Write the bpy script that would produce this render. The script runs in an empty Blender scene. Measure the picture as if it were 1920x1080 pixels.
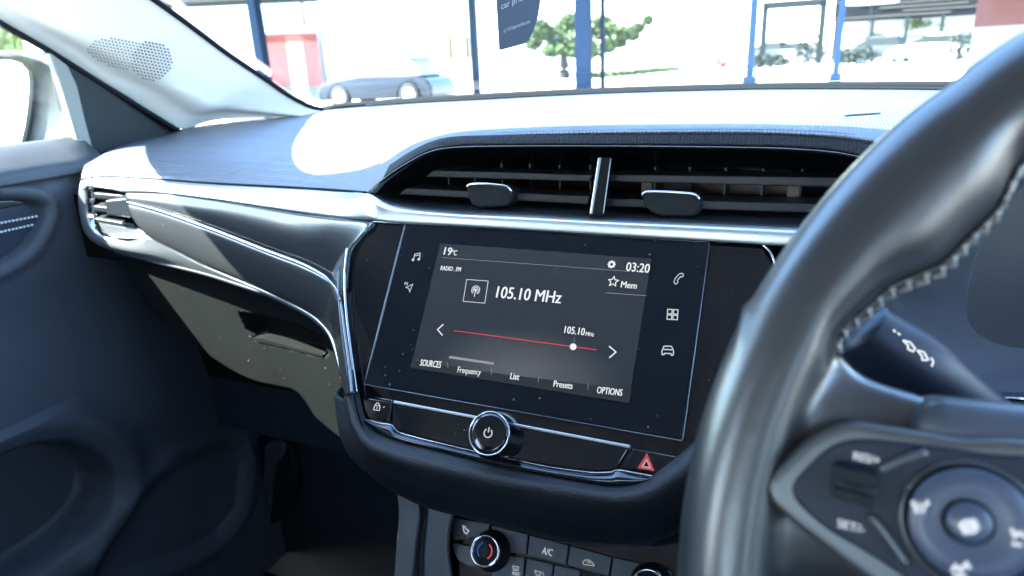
import bpy, bmesh, math, random
from mathutils import Vector, Matrix
random.seed(7)
V = Vector
# ------------------------------------------------------------------ camera
CAM = V((0.16366, -0.38039, 0.16052))
_y, _p, _r, FOC = -0.427413, 0.326891, -0.046564, 1262.18
_f = V((math.sin(_y)*math.cos(_p), math.cos(_y)*math.cos(_p), -math.sin(_p)))
_rt = V((math.cos(_y), -math.sin(_y), 0)); _u = _rt.cross(_f)
RT = _rt*math.cos(_r) + _u*math.sin(_r); UP = -_rt*math.sin(_r) + _u*math.cos(_r); FW = _f
scene = bpy.context.scene
col = scene.collection
cd = bpy.data.cameras.new('camera'); cam = bpy.data.objects.new('camera', cd); col.objects.link(cam)
m3 = Matrix((RT, UP, -FW)).transposed()
cam.matrix_world = Matrix.Translation(CAM) @ m3.to_4x4()
cd.sensor_width = 36; cd.lens = FOC/1920*36; cd.clip_start = 0.01; cd.clip_end = 2000
cd.dof.use_dof = True; cd.dof.focus_distance = 0.445; cd.dof.aperture_fstop = 9.5
scene.camera = cam
# ------------------------------------------------------------------ world, sun, exposure
EXPO = 4.2
SUND = V((0.80, 0.49, -1.0)).normalized()          # the way the sunlight travels
w = bpy.data.worlds.new('World'); scene.world = w; w.use_nodes = True
nt = w.node_tree; bg = nt.nodes['Background']
sky = nt.nodes.new('ShaderNodeTexSky'); sky.sky_type = 'NISHITA'; sky.sun_disc = False
sky.sun_elevation = math.asin(-SUND.z)
sky.sun_rotation = math.atan2(-SUND.x, -SUND.y)
sky.air_density = 1.0; sky.dust_density = 0.6; sky.ozone_density = 1.6
nt.links.new(sky.outputs[0], bg.inputs[0]); bg.inputs[1].default_value = 0.15
sd = bpy.data.lights.new('sun', 'SUN'); sd.energy = 5.0; sd.angle = math.radians(0.5); sd.color = (1, .95, .87)
so = bpy.data.objects.new('sun', sd); col.objects.link(so)
so.rotation_euler = SUND.to_track_quat('-Z', 'Y').to_euler(); so.location = (0, 0, 20)
vs = scene.view_settings; vs.view_transform = 'Standard'; vs.look = 'None'; vs.exposure = EXPO; vs.gamma = 1
try: vs.use_curve_mapping = False
except Exception: pass
scene.cycles.max_bounces = 10; scene.cycles.transparent_max_bounces = 16
EM = 1.0/2**EXPO                                    # emission that shows as mid-white at this exposure
# ------------------------------------------------------------------ picture point -> place in the car
def ray(x, y): return FW + RT*((x-960)/FOC) - UP*((y-540)/FOC)
def aY(x, y, Y): d = ray(x, y); return CAM + d*((Y-CAM.y)/d.y)
def aX(x, y, X): d = ray(x, y); return CAM + d*((X-CAM.x)/d.x)
def aZ(x, y, Z): d = ray(x, y); return CAM + d*((Z-CAM.z)/d.z)
def aP(x, y, o, n): d = ray(x, y); return CAM + d*((o-CAM).dot(n)/d.dot(n))
TILT = 0.62018
SN = V((0, -math.cos(TILT), math.sin(TILT))); SU = V((0, math.sin(TILT), math.cos(TILT))); SX = V((1, 0, 0))
def S(x, y, off=0): return aP(x, y, SN*off, SN)
def suv(x, y): q = S(x, y); return q.x, q.dot(SU)
def sp(u, v, off=0): return SX*u + SU*v + SN*off
CO = V((0, 0, -.178)); CT = math.radians(38)
CN = V((0, -math.cos(CT), math.sin(CT))); CU = V((0, math.sin(CT), math.cos(CT)))
WC = V((.3199, -.2071, .0266)); WT = .432
WN = V((0, -math.cos(WT), math.sin(WT))); WU = V((0, math.sin(WT), math.cos(WT)))
def wp(u, v, o=0): return WC + SX*u + WU*v + WN*o
def W(x, y, o=0): return aP(x, y, WC + WN*o, WN)
# ------------------------------------------------------------------ materials
MATS = {}
def nodes(name):
    m = bpy.data.materials.new(name); m.use_nodes = True; MATS[name] = m
    t = m.node_tree; return m, t, t.nodes['Principled BSDF']
def mat(name, c, rough=.5, metal=0, spec=.5, coat=0, bump=None, var=0, emit=None, dust=0, sheen=0, coord='Object'):
    m, t, b = nodes(name); N, L = t.nodes, t.links
    b.inputs['Base Color'].default_value = (*c, 1); b.inputs['Roughness'].default_value = rough
    b.inputs['Metallic'].default_value = metal; b.inputs['Specular IOR Level'].default_value = spec
    b.inputs['Coat Weight'].default_value = coat; b.inputs['Coat Roughness'].default_value = .04
    if emit is not None:
        b.inputs['Emission Color'].default_value = (*emit, 1); b.inputs['Emission Strength'].default_value = EM
    tc = N.new('ShaderNodeTexCoord')
    if var or dust:
        no = N.new('ShaderNodeTexNoise'); no.inputs['Scale'].default_value = 14; no.inputs['Detail'].default_value = 6
        L.new(tc.outputs[coord], no.inputs[0])
        mx = N.new('ShaderNodeMixRGB'); mx.inputs[1].default_value = (*[v*(1-var) for v in c], 1)
        mx.inputs[2].default_value = (*[min(1, v*(1+var)) for v in c], 1); L.new(no.outputs[0], mx.inputs[0]); out = mx.outputs[0]
        if dust:
            vo = N.new('ShaderNodeTexVoronoi'); vo.inputs['Scale'].default_value = dust
            L.new(tc.outputs[coord], vo.inputs['Vector'])
            no2 = N.new('ShaderNodeTexNoise'); no2.inputs['Scale'].default_value = dust*.35; no2.inputs['Detail'].default_value = 3
            L.new(tc.outputs[coord], no2.inputs[0])
            r = N.new('ShaderNodeMath'); r.operation = 'MULTIPLY_ADD'; r.inputs[1].default_value = -.35; r.inputs[2].default_value = .23
            L.new(no2.outputs[0], r.inputs[0])
            lt = N.new('ShaderNodeMath'); lt.operation = 'LESS_THAN'; L.new(vo.outputs['Distance'], lt.inputs[0]); L.new(r.outputs[0], lt.inputs[1])
            m2 = N.new('ShaderNodeMixRGB'); m2.inputs[2].default_value = (.25, .25, .24, 1)
            L.new(out, m2.inputs[1]); sc = N.new('ShaderNodeMath'); sc.operation = 'MULTIPLY'; sc.inputs[1].default_value = .35
            L.new(lt.outputs[0], sc.inputs[0]); L.new(sc.outputs[0], m2.inputs[0]); out = m2.outputs[0]
        L.new(out, b.inputs['Base Color'])
        rr = N.new('ShaderNodeMath'); rr.operation = 'MULTIPLY_ADD'; rr.inputs[1].default_value = .12; rr.inputs[2].default_value = max(0, rough-.06)
        L.new(no.outputs[0], rr.inputs[0]); L.new(rr.outputs[0], b.inputs['Roughness'])
    if bump:
        kind, scale, strength, dist = bump
        if kind == 'vor':
            tx = N.new('ShaderNodeTexVoronoi'); tx.feature = 'F1'; tx.inputs['Scale'].default_value = scale; o = tx.outputs['Distance']
        elif kind == 'noise':
            tx = N.new('ShaderNodeTexNoise'); tx.inputs['Scale'].default_value = scale; tx.inputs['Detail'].default_value = 4; o = tx.outputs[0]
        elif kind == 'weave':                     # the ribbed technical grain of the dash skin
            mp = N.new('ShaderNodeMapping'); mp.inputs['Scale'].default_value = (scale, scale*.5, scale*.5); L.new(tc.outputs[coord], mp.inputs[0])
            tx = N.new('ShaderNodeTexVoronoi'); tx.inputs['Scale'].default_value = 1; tx.inputs['Randomness'].default_value = .25
            L.new(mp.outputs[0], tx.inputs['Vector']); o = tx.outputs['Distance']
        if kind != 'weave': L.new(tc.outputs[coord], tx.inputs['Vector'])
        bp = N.new('ShaderNodeBump'); bp.inputs['Strength'].default_value = strength; bp.inputs['Distance'].default_value = dist
        L.new(o, bp.inputs['Height']); L.new(bp.outputs[0], b.inputs['Normal'])
    return m
def glass(name, tint=(.85, .93, .95), fac=1.0, dust=.0):
    m = bpy.data.materials.new(name); m.use_nodes = True; t = m.node_tree; N, L = t.nodes, t.links
    N.remove(N['Principled BSDF']); out = N['Material Output']
    tr = N.new('ShaderNodeBsdfTransparent'); tr.inputs[0].default_value = (*tint, 1)
    gl = N.new('ShaderNodeBsdfGlossy'); gl.inputs['Roughness'].default_value = .02
    lw = N.new('ShaderNodeLayerWeight'); lw.inputs[0].default_value = .5
    pw = N.new('ShaderNodeMath'); pw.operation = 'POWER'; pw.inputs[1].default_value = 5; L.new(lw.outputs['Facing'], pw.inputs[0])
    fr = N.new('ShaderNodeMath'); fr.operation = 'MULTIPLY_ADD'; fr.inputs[1].default_value = .35; fr.inputs[2].default_value = .012; L.new(pw.outputs[0], fr.inputs[0])
    mx = N.new('ShaderNodeMixShader'); L.new(fr.outputs[0], mx.inputs[0]); L.new(tr.outputs[0], mx.inputs[1]); L.new(gl.outputs[0], mx.inputs[2])
    last = mx.outputs[0]
    if dust:
        df = N.new('ShaderNodeBsdfDiffuse'); df.inputs[0].default_value = (.7, .7, .68, 1)
        m2 = N.new('ShaderNodeMixShader'); tc = N.new('ShaderNodeTexCoord')
        vo = N.new('ShaderNodeTexVoronoi'); vo.inputs['Scale'].default_value = 110; L.new(tc.outputs['Object'], vo.inputs['Vector'])
        lt = N.new('ShaderNodeMath'); lt.operation = 'LESS_THAN'; lt.inputs[1].default_value = .13; L.new(vo.outputs['Distance'], lt.inputs[0])
        ma = N.new('ShaderNodeMath'); ma.operation = 'MULTIPLY_ADD'; ma.inputs[1].default_value = dust*3; ma.inputs[2].default_value = dust*.15
        L.new(lt.outputs[0], ma.inputs[0]); L.new(ma.outputs[0], m2.inputs[0]); L.new(last, m2.inputs[1]); L.new(df.outputs[0], m2.inputs[2]); last = m2.outputs[0]
    L.new(last, out.inputs[0]); return m
def emis(name, c, k=1.0):
    m = bpy.data.materials.new(name); m.use_nodes = True; t = m.node_tree; b = t.nodes['Principled BSDF']
    b.inputs['Base Color'].default_value = (0.01, 0.01, 0.01, 1); b.inputs['Roughness'].default_value = .3; b.inputs['Specular IOR Level'].default_value = 0
    b.inputs['Emission Color'].default_value = (*c, 1); b.inputs['Emission Strength'].default_value = EM*k
    return m
M_skin = mat('dash_skin', (.050, .060, .078), .40, spec=.9, bump=('weave', 430, .9, .0012), var=.12)
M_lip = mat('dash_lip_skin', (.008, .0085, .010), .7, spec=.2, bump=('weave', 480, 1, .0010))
M_silver = mat('satin_silver', (.44, .46, .48), .36, metal=.9, var=.03)
M_chrome = mat('chrome', (.50, .52, .55), .12, metal=1)
M_midgrey = mat('grey_rubber', (.15, .15, .14), .7)
M_thread = mat('white_thread', (.55, .57, .58), .8)
M_gloss = mat('gloss_black', (.003, .004, .006), .05, spec=.4, coat=.35, dust=260, var=.2)
M_glossgrey = mat('gloss_anthracite', (.020, .021, .023), .24, spec=.5, coat=.25, dust=200, var=.1)
M_glass_panel = mat('screen_glass', (.003, .005, .008), .14, spec=.32, dust=150, var=.2)
M_edge = mat('dark_bright_edge', (.16, .18, .20), .2, metal=1)
M_blk = mat('matt_black_plastic', (.007, .009, .012), .55, spec=.2, bump=('noise', 900, .25, .0004))
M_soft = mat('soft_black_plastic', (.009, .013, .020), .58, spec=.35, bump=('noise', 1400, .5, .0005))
M_door = mat('door_plastic', (.032, .037, .046), .55, spec=.35, bump=('vor', 700, .25, .0005), var=.06)
M_doorinset = mat('door_dark_plastic', (.009, .014, .026), .6, spec=.4, bump=('noise', 700, .3, .0004))
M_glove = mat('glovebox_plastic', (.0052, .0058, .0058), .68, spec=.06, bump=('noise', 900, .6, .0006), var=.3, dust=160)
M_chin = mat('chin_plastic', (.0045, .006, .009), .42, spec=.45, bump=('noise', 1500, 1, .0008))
M_void = mat('dark_recess', (.006, .007, .009), .8, spec=.1)
M_slat = mat('vent_slat_plastic', (.009, .011, .015), .42, spec=.5)
M_pale = mat('pale_grey_trim', (.70, .70, .68), .7, spec=.25, bump=('noise', 900, .15, .0004))
M_headl = mat('headlining', (.30, .31, .32), .95, spec=.1, bump=('noise', 500, .4, .001))
M_leather = mat('wheel_leather', (.018, .019, .022), .31, spec=.85, bump=('vor', 1300, .10, .0003), var=.06)
M_stitch = mat('grey_thread', (.30, .31, .32), .8)
M_hub = mat('airbag_cover', (.034, .046, .070), .36, spec=1.0, bump=('noise', 900, .25, .0004))
M_padring = mat('pad_satin_grey', (.11, .115, .12), .36, metal=.7)
M_dial = mat('dial_plastic', (.042, .056, .095), .38, spec=.6)
M_pad = mat('pad_plastic', (.008, .012, .024), .45, spec=.3)
M_white = mat('printed_white', (.75, .78, .8), .5)
M_glasst = glass('window_glass', dust=.018)
M_glassd = glass('side_glass', (.88, .94, .94), dust=.04)
M_lens = mat('cluster_lens', (.060, .066, .075), .25, spec=.6)
M_display = bpy.data.materials.new('display_lit')
M_txt = emis('display_white', (.92, .96, 1), 1.0)
M_txtd = emis('display_grey', (.55, .58, .62), .55)
M_red = emis('display_red', (.75, .07, .10), .9)
M_bar = emis('display_bar', (.075, .085, .095), .9)
M_icon = emis('icon_white', (.85, .92, 1), .75)
M_haz = emis('hazard_red', (.85, .12, .2), .55)
M_carpet = mat('carpet', (.002, .0025, .003), .95, spec=.1, bump=('noise', 300, .8, .002))
M_body = mat('silver_car_paint', (.30, .33, .35), .25, metal=.5, coat=1)
def build_display():
    m = M_display; m.use_nodes = True; t = m.node_tree; N, L = t.nodes, t.links; b = N['Principled BSDF']
    b.inputs['Base Color'].default_value = (.01, .011, .013, 1); b.inputs['Roughness'].default_value = .2; b.inputs['Specular IOR Level'].default_value = .4
    tc = N.new('ShaderNodeTexCoord'); mp = N.new('ShaderNodeMapping')
    mp.inputs['Location'].default_value = (0.0, .0, 0); L.new(tc.outputs['Object'], mp.inputs[0])
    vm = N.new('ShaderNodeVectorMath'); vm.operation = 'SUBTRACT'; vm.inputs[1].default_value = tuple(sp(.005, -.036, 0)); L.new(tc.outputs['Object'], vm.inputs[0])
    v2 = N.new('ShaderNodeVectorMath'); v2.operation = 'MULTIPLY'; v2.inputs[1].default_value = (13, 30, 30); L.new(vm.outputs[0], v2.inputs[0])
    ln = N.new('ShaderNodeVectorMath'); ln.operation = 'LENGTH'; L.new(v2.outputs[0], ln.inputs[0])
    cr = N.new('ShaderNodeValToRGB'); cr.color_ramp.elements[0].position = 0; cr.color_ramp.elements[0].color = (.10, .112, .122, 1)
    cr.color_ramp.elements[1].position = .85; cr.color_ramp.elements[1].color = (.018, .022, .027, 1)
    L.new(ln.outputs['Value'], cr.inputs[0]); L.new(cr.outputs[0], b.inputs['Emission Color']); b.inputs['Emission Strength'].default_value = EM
build_display()
# ------------------------------------------------------------------ object helpers
def empty(name, loc, label, cat, group=None):
    o = bpy.data.objects.new(name, None); col.objects.link(o); o.location = loc; o.empty_display_size = .1
    o['label'] = label; o['category'] = cat
    if group: o['group'] = group
    return o
def link(name, me, m, parent=None, label=None, smooth=True):
    o = bpy.data.objects.new(name, me); col.objects.link(o)
    if m is not None: me.materials.clear(); me.materials.append(m)
    if smooth:
        for p in me.polygons: p.use_smooth = True
    if parent is not None:
        o.parent = parent
        base = parent_world(parent); o.matrix_parent_inverse = base.inverted()
    if label: o['label'] = label
    return o
def parent_world(p):
    mm = Matrix.LocRotScale(p.location, p.rotation_euler, p.scale)
    if p.parent is not None: return parent_world(p.parent) @ p.matrix_parent_inverse @ mm
    return mm
def tag(o, label, cat, group=None, kind=None):
    if label: o['label'] = label
    if cat: o['category'] = cat
    if group: o['group'] = group
    if kind: o['kind'] = kind
    return o
def mesh(name, vs_, fs): me = bpy.data.meshes.new(name); me.from_pydata([tuple(v) for v in vs_], [], fs); me.update(); return me
def resample(pts, n, closed=False):
    pts = [V(p) for p in pts]; k = len(pts)
    def P(i): return pts[i % k] if closed else pts[max(0, min(k-1, i))]
    segs = k if closed else k-1; fine = []
    for i in range(segs):
        a, b, c, d = P(i-1), P(i), P(i+1), P(i+2)
        for j in range(12):
            t = j/12; fine.append(.5*((2*b)+(c-a)*t+(2*a-5*b+4*c-d)*t*t+(3*b-a-3*c+d)*t**3))
    fine.append(pts[0].copy() if closed else pts[-1].copy())
    L = [0]
    for i in range(1, len(fine)): L.append(L[-1]+(fine[i]-fine[i-1]).length)
    out = []; j = 0; cnt = n if closed else n-1
    for i in range(n):
        s = L[-1]*i/cnt
        while j < len(L)-2 and L[j+1] < s: j += 1
        q = (s-L[j])/max(1e-9, L[j+1]-L[j]); out.append(fine[j].lerp(fine[j+1], q))
    return out
def byindex(pts, per=8):
    pts = [V(p) for p in pts]; k = len(pts); out = []
    for i in range(k-1):
        a, b, c, d = pts[max(0, i-1)], pts[i], pts[i+1], pts[min(k-1, i+2)]
        for j in range(per):
            t = j/per; out.append(.5*((2*b)+(c-a)*t+(2*a-5*b+4*c-d)*t*t+(3*b-a-3*c+d)*t**3))
    out.append(pts[-1]); return out
def loft(curves, n=60, m=6, bulge=0, bdir=V((0, -1, .4)), index=False, smooth=True):
    cs = [byindex(c, n) if index else resample(c, n) for c in curves]; n = len(cs[0]); rows = []
    for i in range(len(cs)-1):
        a, b, c, d = cs[max(0, i-1)], cs[i], cs[i+1], cs[min(len(cs)-1, i+2)]
        for j in range(m + (1 if i == len(cs)-2 else 0)):
            t = j/m
            if smooth and len(cs) > 2: rows.append([.5*((2*b[k])+(c[k]-a[k])*t+(2*a[k]-5*b[k]+4*c[k]-d[k])*t*t+(3*b[k]-a[k]-3*c[k]+d[k])*t**3) for k in range(n)])
            else: rows.append([b[k].lerp(c[k], t) for k in range(n)])
    R = len(rows)
    if bulge:
        bd = bdir.normalized()
        for r in range(R):
            s = bulge*math.sin(math.pi*r/(R-1))**.7 if 0 < r < R-1 else 0
            rows[r] = [p+bd*s for p in rows[r]]
    vs_ = [p for r in rows for p in r]; fs = [(r*n+k, r*n+k+1, (r+1)*n+k+1, (r+1)*n+k) for r in range(R-1) for k in range(n-1)]
    return mesh('m', vs_, fs)
def solid(o, t, off=-1):
    md = o.modifiers.new('thick', 'SOLIDIFY'); md.thickness = t; md.offset = off; return o
def facecam(me):                                   # make sheet normals look into the cabin
    s = sum((1 if p.normal.dot(CAM-p.center) > 0 else -1)*p.area for p in me.polygons)
    if s < 0: me.flip_normals()
    return me
def poly(pts, depth, n):                            # outline extruded along -n by depth
    k = len(pts); n = n.normalized()
    vs_ = list(pts)+[p-n*depth for p in pts]
    bm = bmesh.new(); a = [bm.verts.new(v) for v in vs_]
    bm.faces.new(a[:k]); bm.faces.new(a[k:][::-1])
    for i in range(k): bm.faces.new((a[i], a[(i+1) % k], a[k+(i+1) % k], a[k+i]))
    bmesh.ops.recalc_face_normals(bm, faces=bm.faces)
    me = bpy.data.meshes.new('m'); bm.to_mesh(me); bm.free(); return me
def bevel(o, wd=.0008, seg=2):
    md = o.modifiers.new('bev', 'BEVEL'); md.width = wd; md.segments = seg; md.limit_method = 'ANGLE'; md.angle_limit = .6
    return o
def autosmooth(o):
    for p in o.data.polygons: p.use_smooth = False
    return o
def tube(paths, r, seg=8, closed=False, flat=None):
    vs_, fs = [], []
    for path in paths:
        path = [V(p) for p in path]; k = len(path); base = len(vs_); up = V((0, 0, 1))
        for i, p in enumerate(path):
            a = path[i-1] if (i or closed) else path[0]; b = path[(i+1) % k] if (i < k-1 or closed) else path[-1]
            t = (b-a).normalized(); s = t.cross(up)
            if s.length < .05: s = t.cross(V((1, 0, 0)))
            s.normalize(); q = s.cross(t); rr = r[i] if isinstance(r, (list, tuple)) else r
            for j in range(seg):
                th = 2*math.pi*j/seg; vs_.append(p+s*math.cos(th)*rr+q*math.sin(th)*rr)
        for i in range(k if closed else k-1):
            for j in range(seg):
                A = base+i*seg; B = base+((i+1) % k)*seg
                fs.append((A+j, A+(j+1) % seg, B+(j+1) % seg, B+j))
        if not closed: fs.append(tuple(base+j for j in range(seg))[::-1]); fs.append(tuple(base+(k-1)*seg+j for j in range(seg)))
    me = mesh('m', vs_, fs)
    bm = bmesh.new(); bm.from_mesh(me); bmesh.ops.recalc_face_normals(bm, faces=bm.faces); bm.to_mesh(me); bm.free(); return me
def boxes(lst):
    bm = bmesh.new()
    for (x0, x1, y0, y1, z0, z1) in lst:
        a = [bm.verts.new((x, y, z)) for z in (z0, z1) for y in (y0, y1) for x in (x0, x1)]
        for f in ((0, 1, 3, 2), (4, 6, 7, 5), (0, 4, 5, 1), (2, 3, 7, 6), (0, 2, 6, 4), (1, 5, 7, 3)): bm.faces.new([a[i] for i in f])
    bmesh.ops.recalc_face_normals(bm, faces=bm.faces); me = bpy.data.meshes.new('m'); bm.to_mesh(me); bm.free(); return me
def prism4(front, back):                            # 4 front corners, 4 back corners
    a = list(front)+list(back); fs = [(0, 1, 2, 3), (7, 6, 5, 4), (0, 4, 5, 1), (1, 5, 6, 2), (2, 6, 7, 3), (3, 7, 4, 0)]
    me = mesh('m', a, fs); bm = bmesh.new(); bm.from_mesh(me); bmesh.ops.recalc_face_normals(bm, faces=bm.faces); bm.to_mesh(me); bm.free(); return me
def lathe(o, ax, prof, seg=48, knurl=None):         # prof: (radius, height along ax)
    ax = ax.normalized(); s = V((1, 0, 0)); s = (s-ax*s.dot(ax)).normalized(); q = ax.cross(s); vs_, fs = [], []
    for (r, h) in prof:
        for j in range(seg):
            th = 2*math.pi*j/seg; rr = r
            if knurl and knurl[0] <= h <= knurl[1] and j % 2: rr = r*.955
            vs_.append(o+ax*h+s*math.cos(th)*rr+q*math.sin(th)*rr)
    k = len(prof)
    for i in range(k-1):
        for j in range(seg): fs.append((i*seg+j, i*seg+(j+1) % seg, (i+1)*seg+(j+1) % seg, (i+1)*seg+j))
    fs.append(tuple(range(seg))[::-1]); fs.append(tuple((k-1)*seg+j for j in range(seg)))
    me = mesh('m', vs_, fs); bm = bmesh.new(); bm.from_mesh(me); bmesh.ops.recalc_face_normals(bm, faces=bm.faces); bm.to_mesh(me); bm.free(); return me
def strokes(lines, wd, o, n, lift=.0004, thick=.0003):   # flat printed strokes on the plane (o, n); lines of 3D points
    bm = bmesh.new(); n = n.normalized()
    for ln in lines:
        closed = len(ln) > 2 and (ln[0]-ln[-1]).length < 1e-7; pts = ln[:-1] if closed else ln; k = len(pts); L, R = [], []
        for i, p in enumerate(pts):
            a = pts[i-1] if (i or closed) else None; b = pts[(i+1) % k] if (i < k-1 or closed) else None
            d1 = (p-a).normalized() if a is not None else None; d2 = (b-p).normalized() if b is not None else None
            if d1 is None: d = d2
            elif d2 is None: d = d1
            else: d = (d1+d2).normalized() if (d1+d2).length > .2 else d2
            s = d.cross(n).normalized(); f = 1
            if d1 is not None and d2 is not None: f = 1/max(.45, abs(d.dot(d2)))
            L.append(p+s*wd/2*f+n*lift); R.append(p-s*wd/2*f+n*lift)
        va = [bm.verts.new(x) for x in L]; vb = [bm.verts.new(x) for x in R]
        for i in range(k if closed else k-1): bm.faces.new((va[i], va[(i+1) % k], vb[(i+1) % k], vb[i]))
    bmesh.ops.recalc_face_normals(bm, faces=bm.faces)
    r = bmesh.ops.extrude_face_region(bm, geom=list(bm.faces)); bmesh.ops.translate(bm, verts=[v for v in r['geom'] if isinstance(v, bmesh.types.BMVert)], vec=n*-thick)
    me = bpy.data.meshes.new('m'); bm.to_mesh(me); bm.free(); return me
def circ(c, r, e1, e2, n=24, a0=0, a1=360):
    return [c+e1*r*math.cos(math.radians(a0+(a1-a0)*i/n))+e2*r*math.sin(math.radians(a0+(a1-a0)*i/n)) for i in range(n+1)]
def text(name, s, P0, P1, cap, up, n, m, parent, lift=.0005, bold=0):
    """text from P0 to P1 along its baseline, capital height cap, lying on a plane with normal n"""
    cu = bpy.data.curves.new('t', 'FONT'); cu.body = s; cu.size = 1; cu.resolution_u = 3; cu.extrude = .02
    ob = bpy.data.objects.new('t', cu); col.objects.link(ob); bpy.context.view_layer.update()
    dg = bpy.context.evaluated_depsgraph_get(); me = bpy.data.meshes.new_from_object(ob.evaluated_get(dg)); bpy.data.objects.remove(ob)
    xs = [v.co.x for v in me.vertices]; x0, x1 = min(xs), max(xs); e = (P1-P0); Ln = e.length; e.normalize(); ns = n.normalized()
    upv = (up-ns*up.dot(ns)).normalized(); V0 = [v.co.copy() for v in me.vertices]; F0 = [tuple(p.vertices) for p in me.polygons]; VV, FF = [], []
    for k, dx in enumerate((0,) if not bold else (-.018, .018)):
        for c in V0: VV.append(P0+e*((c.x-x0)/(x1-x0)*Ln+dx*cap)+upv*(c.y/.70*cap)+ns*(lift+c.z*.004+k*.00003))
        FF += [tuple(i+k*len(V0) for i in f) for f in F0]
    bpy.data.meshes.remove(me)
    return link(name, mesh('text', VV, FF), m, parent, smooth=False)
def pY(l): return [aY(*p) if len(p) == 3 else (S(p[0], p[1], p[3]) if p[2] == 's' else p) for p in l]
# ================================================================== DASHBOARD
dash = empty('dashboard', (0, .15, -.1), 'dark grey car dashboard with lit radio touchscreen, silver strip and twin centre air vents', 'dashboard')
# -- skin over the top: rows run from the front lip to the foot of the windscreen
c0 = pY([(153,336,.137),(178,332,.135),(211,331,.133),(300,336,.130),(411,344,.122),(544,351,.105),(640,357,.080),(688,361,.050),(720,332,.046),(765,302,.046),(810,280,.046),(865,272,.047),(990,270,.047),(1190,270,.047),(1390,272,.047),(1490,275,.046),(1590,285,.044),(1720,320,.03)])
c1 = pY([(153,328,.142),(178,324,.141),(211,323,.139),(300,327,.136),(411,335,.129),(544,341,.113),(640,345,.092),(694,345,.066),(728,318,.056),(768,290,.053),(812,268,.052),(865,259,.052),(990,256,.052),(1190,255,.052),(1390,255,.052),(1490,258,.051),(1590,266,.049),(1720,290,.04)])
c2 = pY([(156,317,.155),(185,306,.158),(222,296,.165),(300,294,.172),(420,297,.165),(560,302,.150),(655,300,.132),(715,286,.112),(748,276,.098),(782,265,.088),(822,255,.080),(870,247,.076),(990,240,.074),(1190,235,.073),(1390,234,.073),(1490,236,.072),(1590,241,.070),(1720,256,.065)])
c4 = pY([(172,304,.175),(205,282,.215),(250,266,.260),(300,253,.310),(345,241,.35),(400,232,.39),(470,225,.43),(549,218,.475),(606,207,.520),(700,199,.535),(800,192,.545),(900,187,.555),(1050,179,.575),(1200,173,.585),(1400,168,.59),(1560,167,.59),(1725,168,.58),(1850,170,.56)])
c3 = [a.lerp(b, .35)+V((0, 0, .0025)) for a, b in zip(c2, c4)]
o = link('dash_top', facecam(loft([c0, c1, c2, c3, c4], 8, 8, index=True)), M_skin, dash); solid(o, .004)
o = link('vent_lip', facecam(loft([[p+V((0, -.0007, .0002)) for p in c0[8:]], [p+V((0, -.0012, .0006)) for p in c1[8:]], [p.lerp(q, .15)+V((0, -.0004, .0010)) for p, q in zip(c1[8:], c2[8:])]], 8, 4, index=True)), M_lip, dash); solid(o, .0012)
# defroster outlet along the foot of the windscreen and the sensor slot
o = link('defroster_slot', tube([resample([p+V((0, -.018, .0022)) for p in c4[9:]], 60)], .0022, 6), M_void, dash)
from mathutils.bvhtree import BVHTree
_me = bpy.data.objects['dash_top'].data; bvd = BVHTree.FromPolygons([v.co for v in _me.vertices], [tuple(p.vertices) for p in _me.polygons])
def dhit(x, y, l=.0006): h = bvd.ray_cast(CAM, ray(x, y).normalized()); return h[0]+V((0, 0, l))
link('sensor_slot', tube([[dhit(1584+i*6.5, 218.5-i*.45, .0002) for i in range(11)]], .0011, 6), M_blk, dash)
link('skin_seam', tube([resample([p+V((0, -.0012, .0002)) for p in c0[:8]], 80)], .0011, 6), M_void, dash)
# -- satin silver strip
sA = pY([(153,337,.136),(178,333,.134),(211,332,.132),(300,337,.129),(411,345,.121),(544,352,.104),(640,358,.079),(690,363,.046),(740,385,.040),(850,397,.038),(1000,404,.038),(1130,411,.038),(1300,418,.038),(1480,426,.038),(1600,432,.038),(1750,440,.038)])
sB = pY([(236,360,.1235),(255,360,.122),(275,360,.1205),(309,362,.118),(411,375,.109),(544,396,.092),(633,407,.063),(696,412,.036),(740,417,.034),(850,423,.0335),(1000,432,.0335),(1130,440,.0335),(1330,452,.0335),(1480,462,.0335),(1600,469,.0335),(1750,478,.0335)])
sM = [a.lerp(b, .38)+V((0, -.0028, .0016)) for a, b in zip(sA, sB)]
sN = [a.lerp(b, .86)+V((0, -.0022, -.0002)) for a, b in zip(sA, sB)]
o = link('silver_strip', facecam(loft([sA, sM, sN, sB], 8, 5, index=True)), M_silver, dash); solid(o, .003)
# -- silver surround that wraps the outer vent and runs under the trim
rO = pY([(153,336,.1365),(149,347,.1365),(147,365,.1365),(147,385,.136),(150,405,.1355),(157,432,.134),(170,450,.132),(190,462,.130),(215,471,.128),(257,481,.125),(307,493,.121),(384,512,.115),(450,533,.106),(502,551,.098),(560,579,.086),(596,603,.076),(622,636,.064),(640,700,.035)])
rI = pY([(236,360,.1235),(187,352,.128),(163,350,.130),(162,375,.129),(163,400,.128),(168,420,.126),(180,436,.124),(197,446,.122),(218,453,.120),(245,458,.117),(264,453,.114),(282,446,.112),(384,499,.109),(502,549.5,.096),(560,577.5,.084),(595,600.5,.074),(620,634,.062),(638.5,700,.033)])
rM = [a.lerp(b, .5)+V((-.0005, -.0035, 0))*(1 if i < 11 else .5 if i == 11 else .12) for i, (a, b) in enumerate(zip(rO, rI))]
o = link('vent_surround', facecam(loft([rO, rM, rI], 7, 4, index=True)), M_silver, dash); solid(o, .003)
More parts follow.
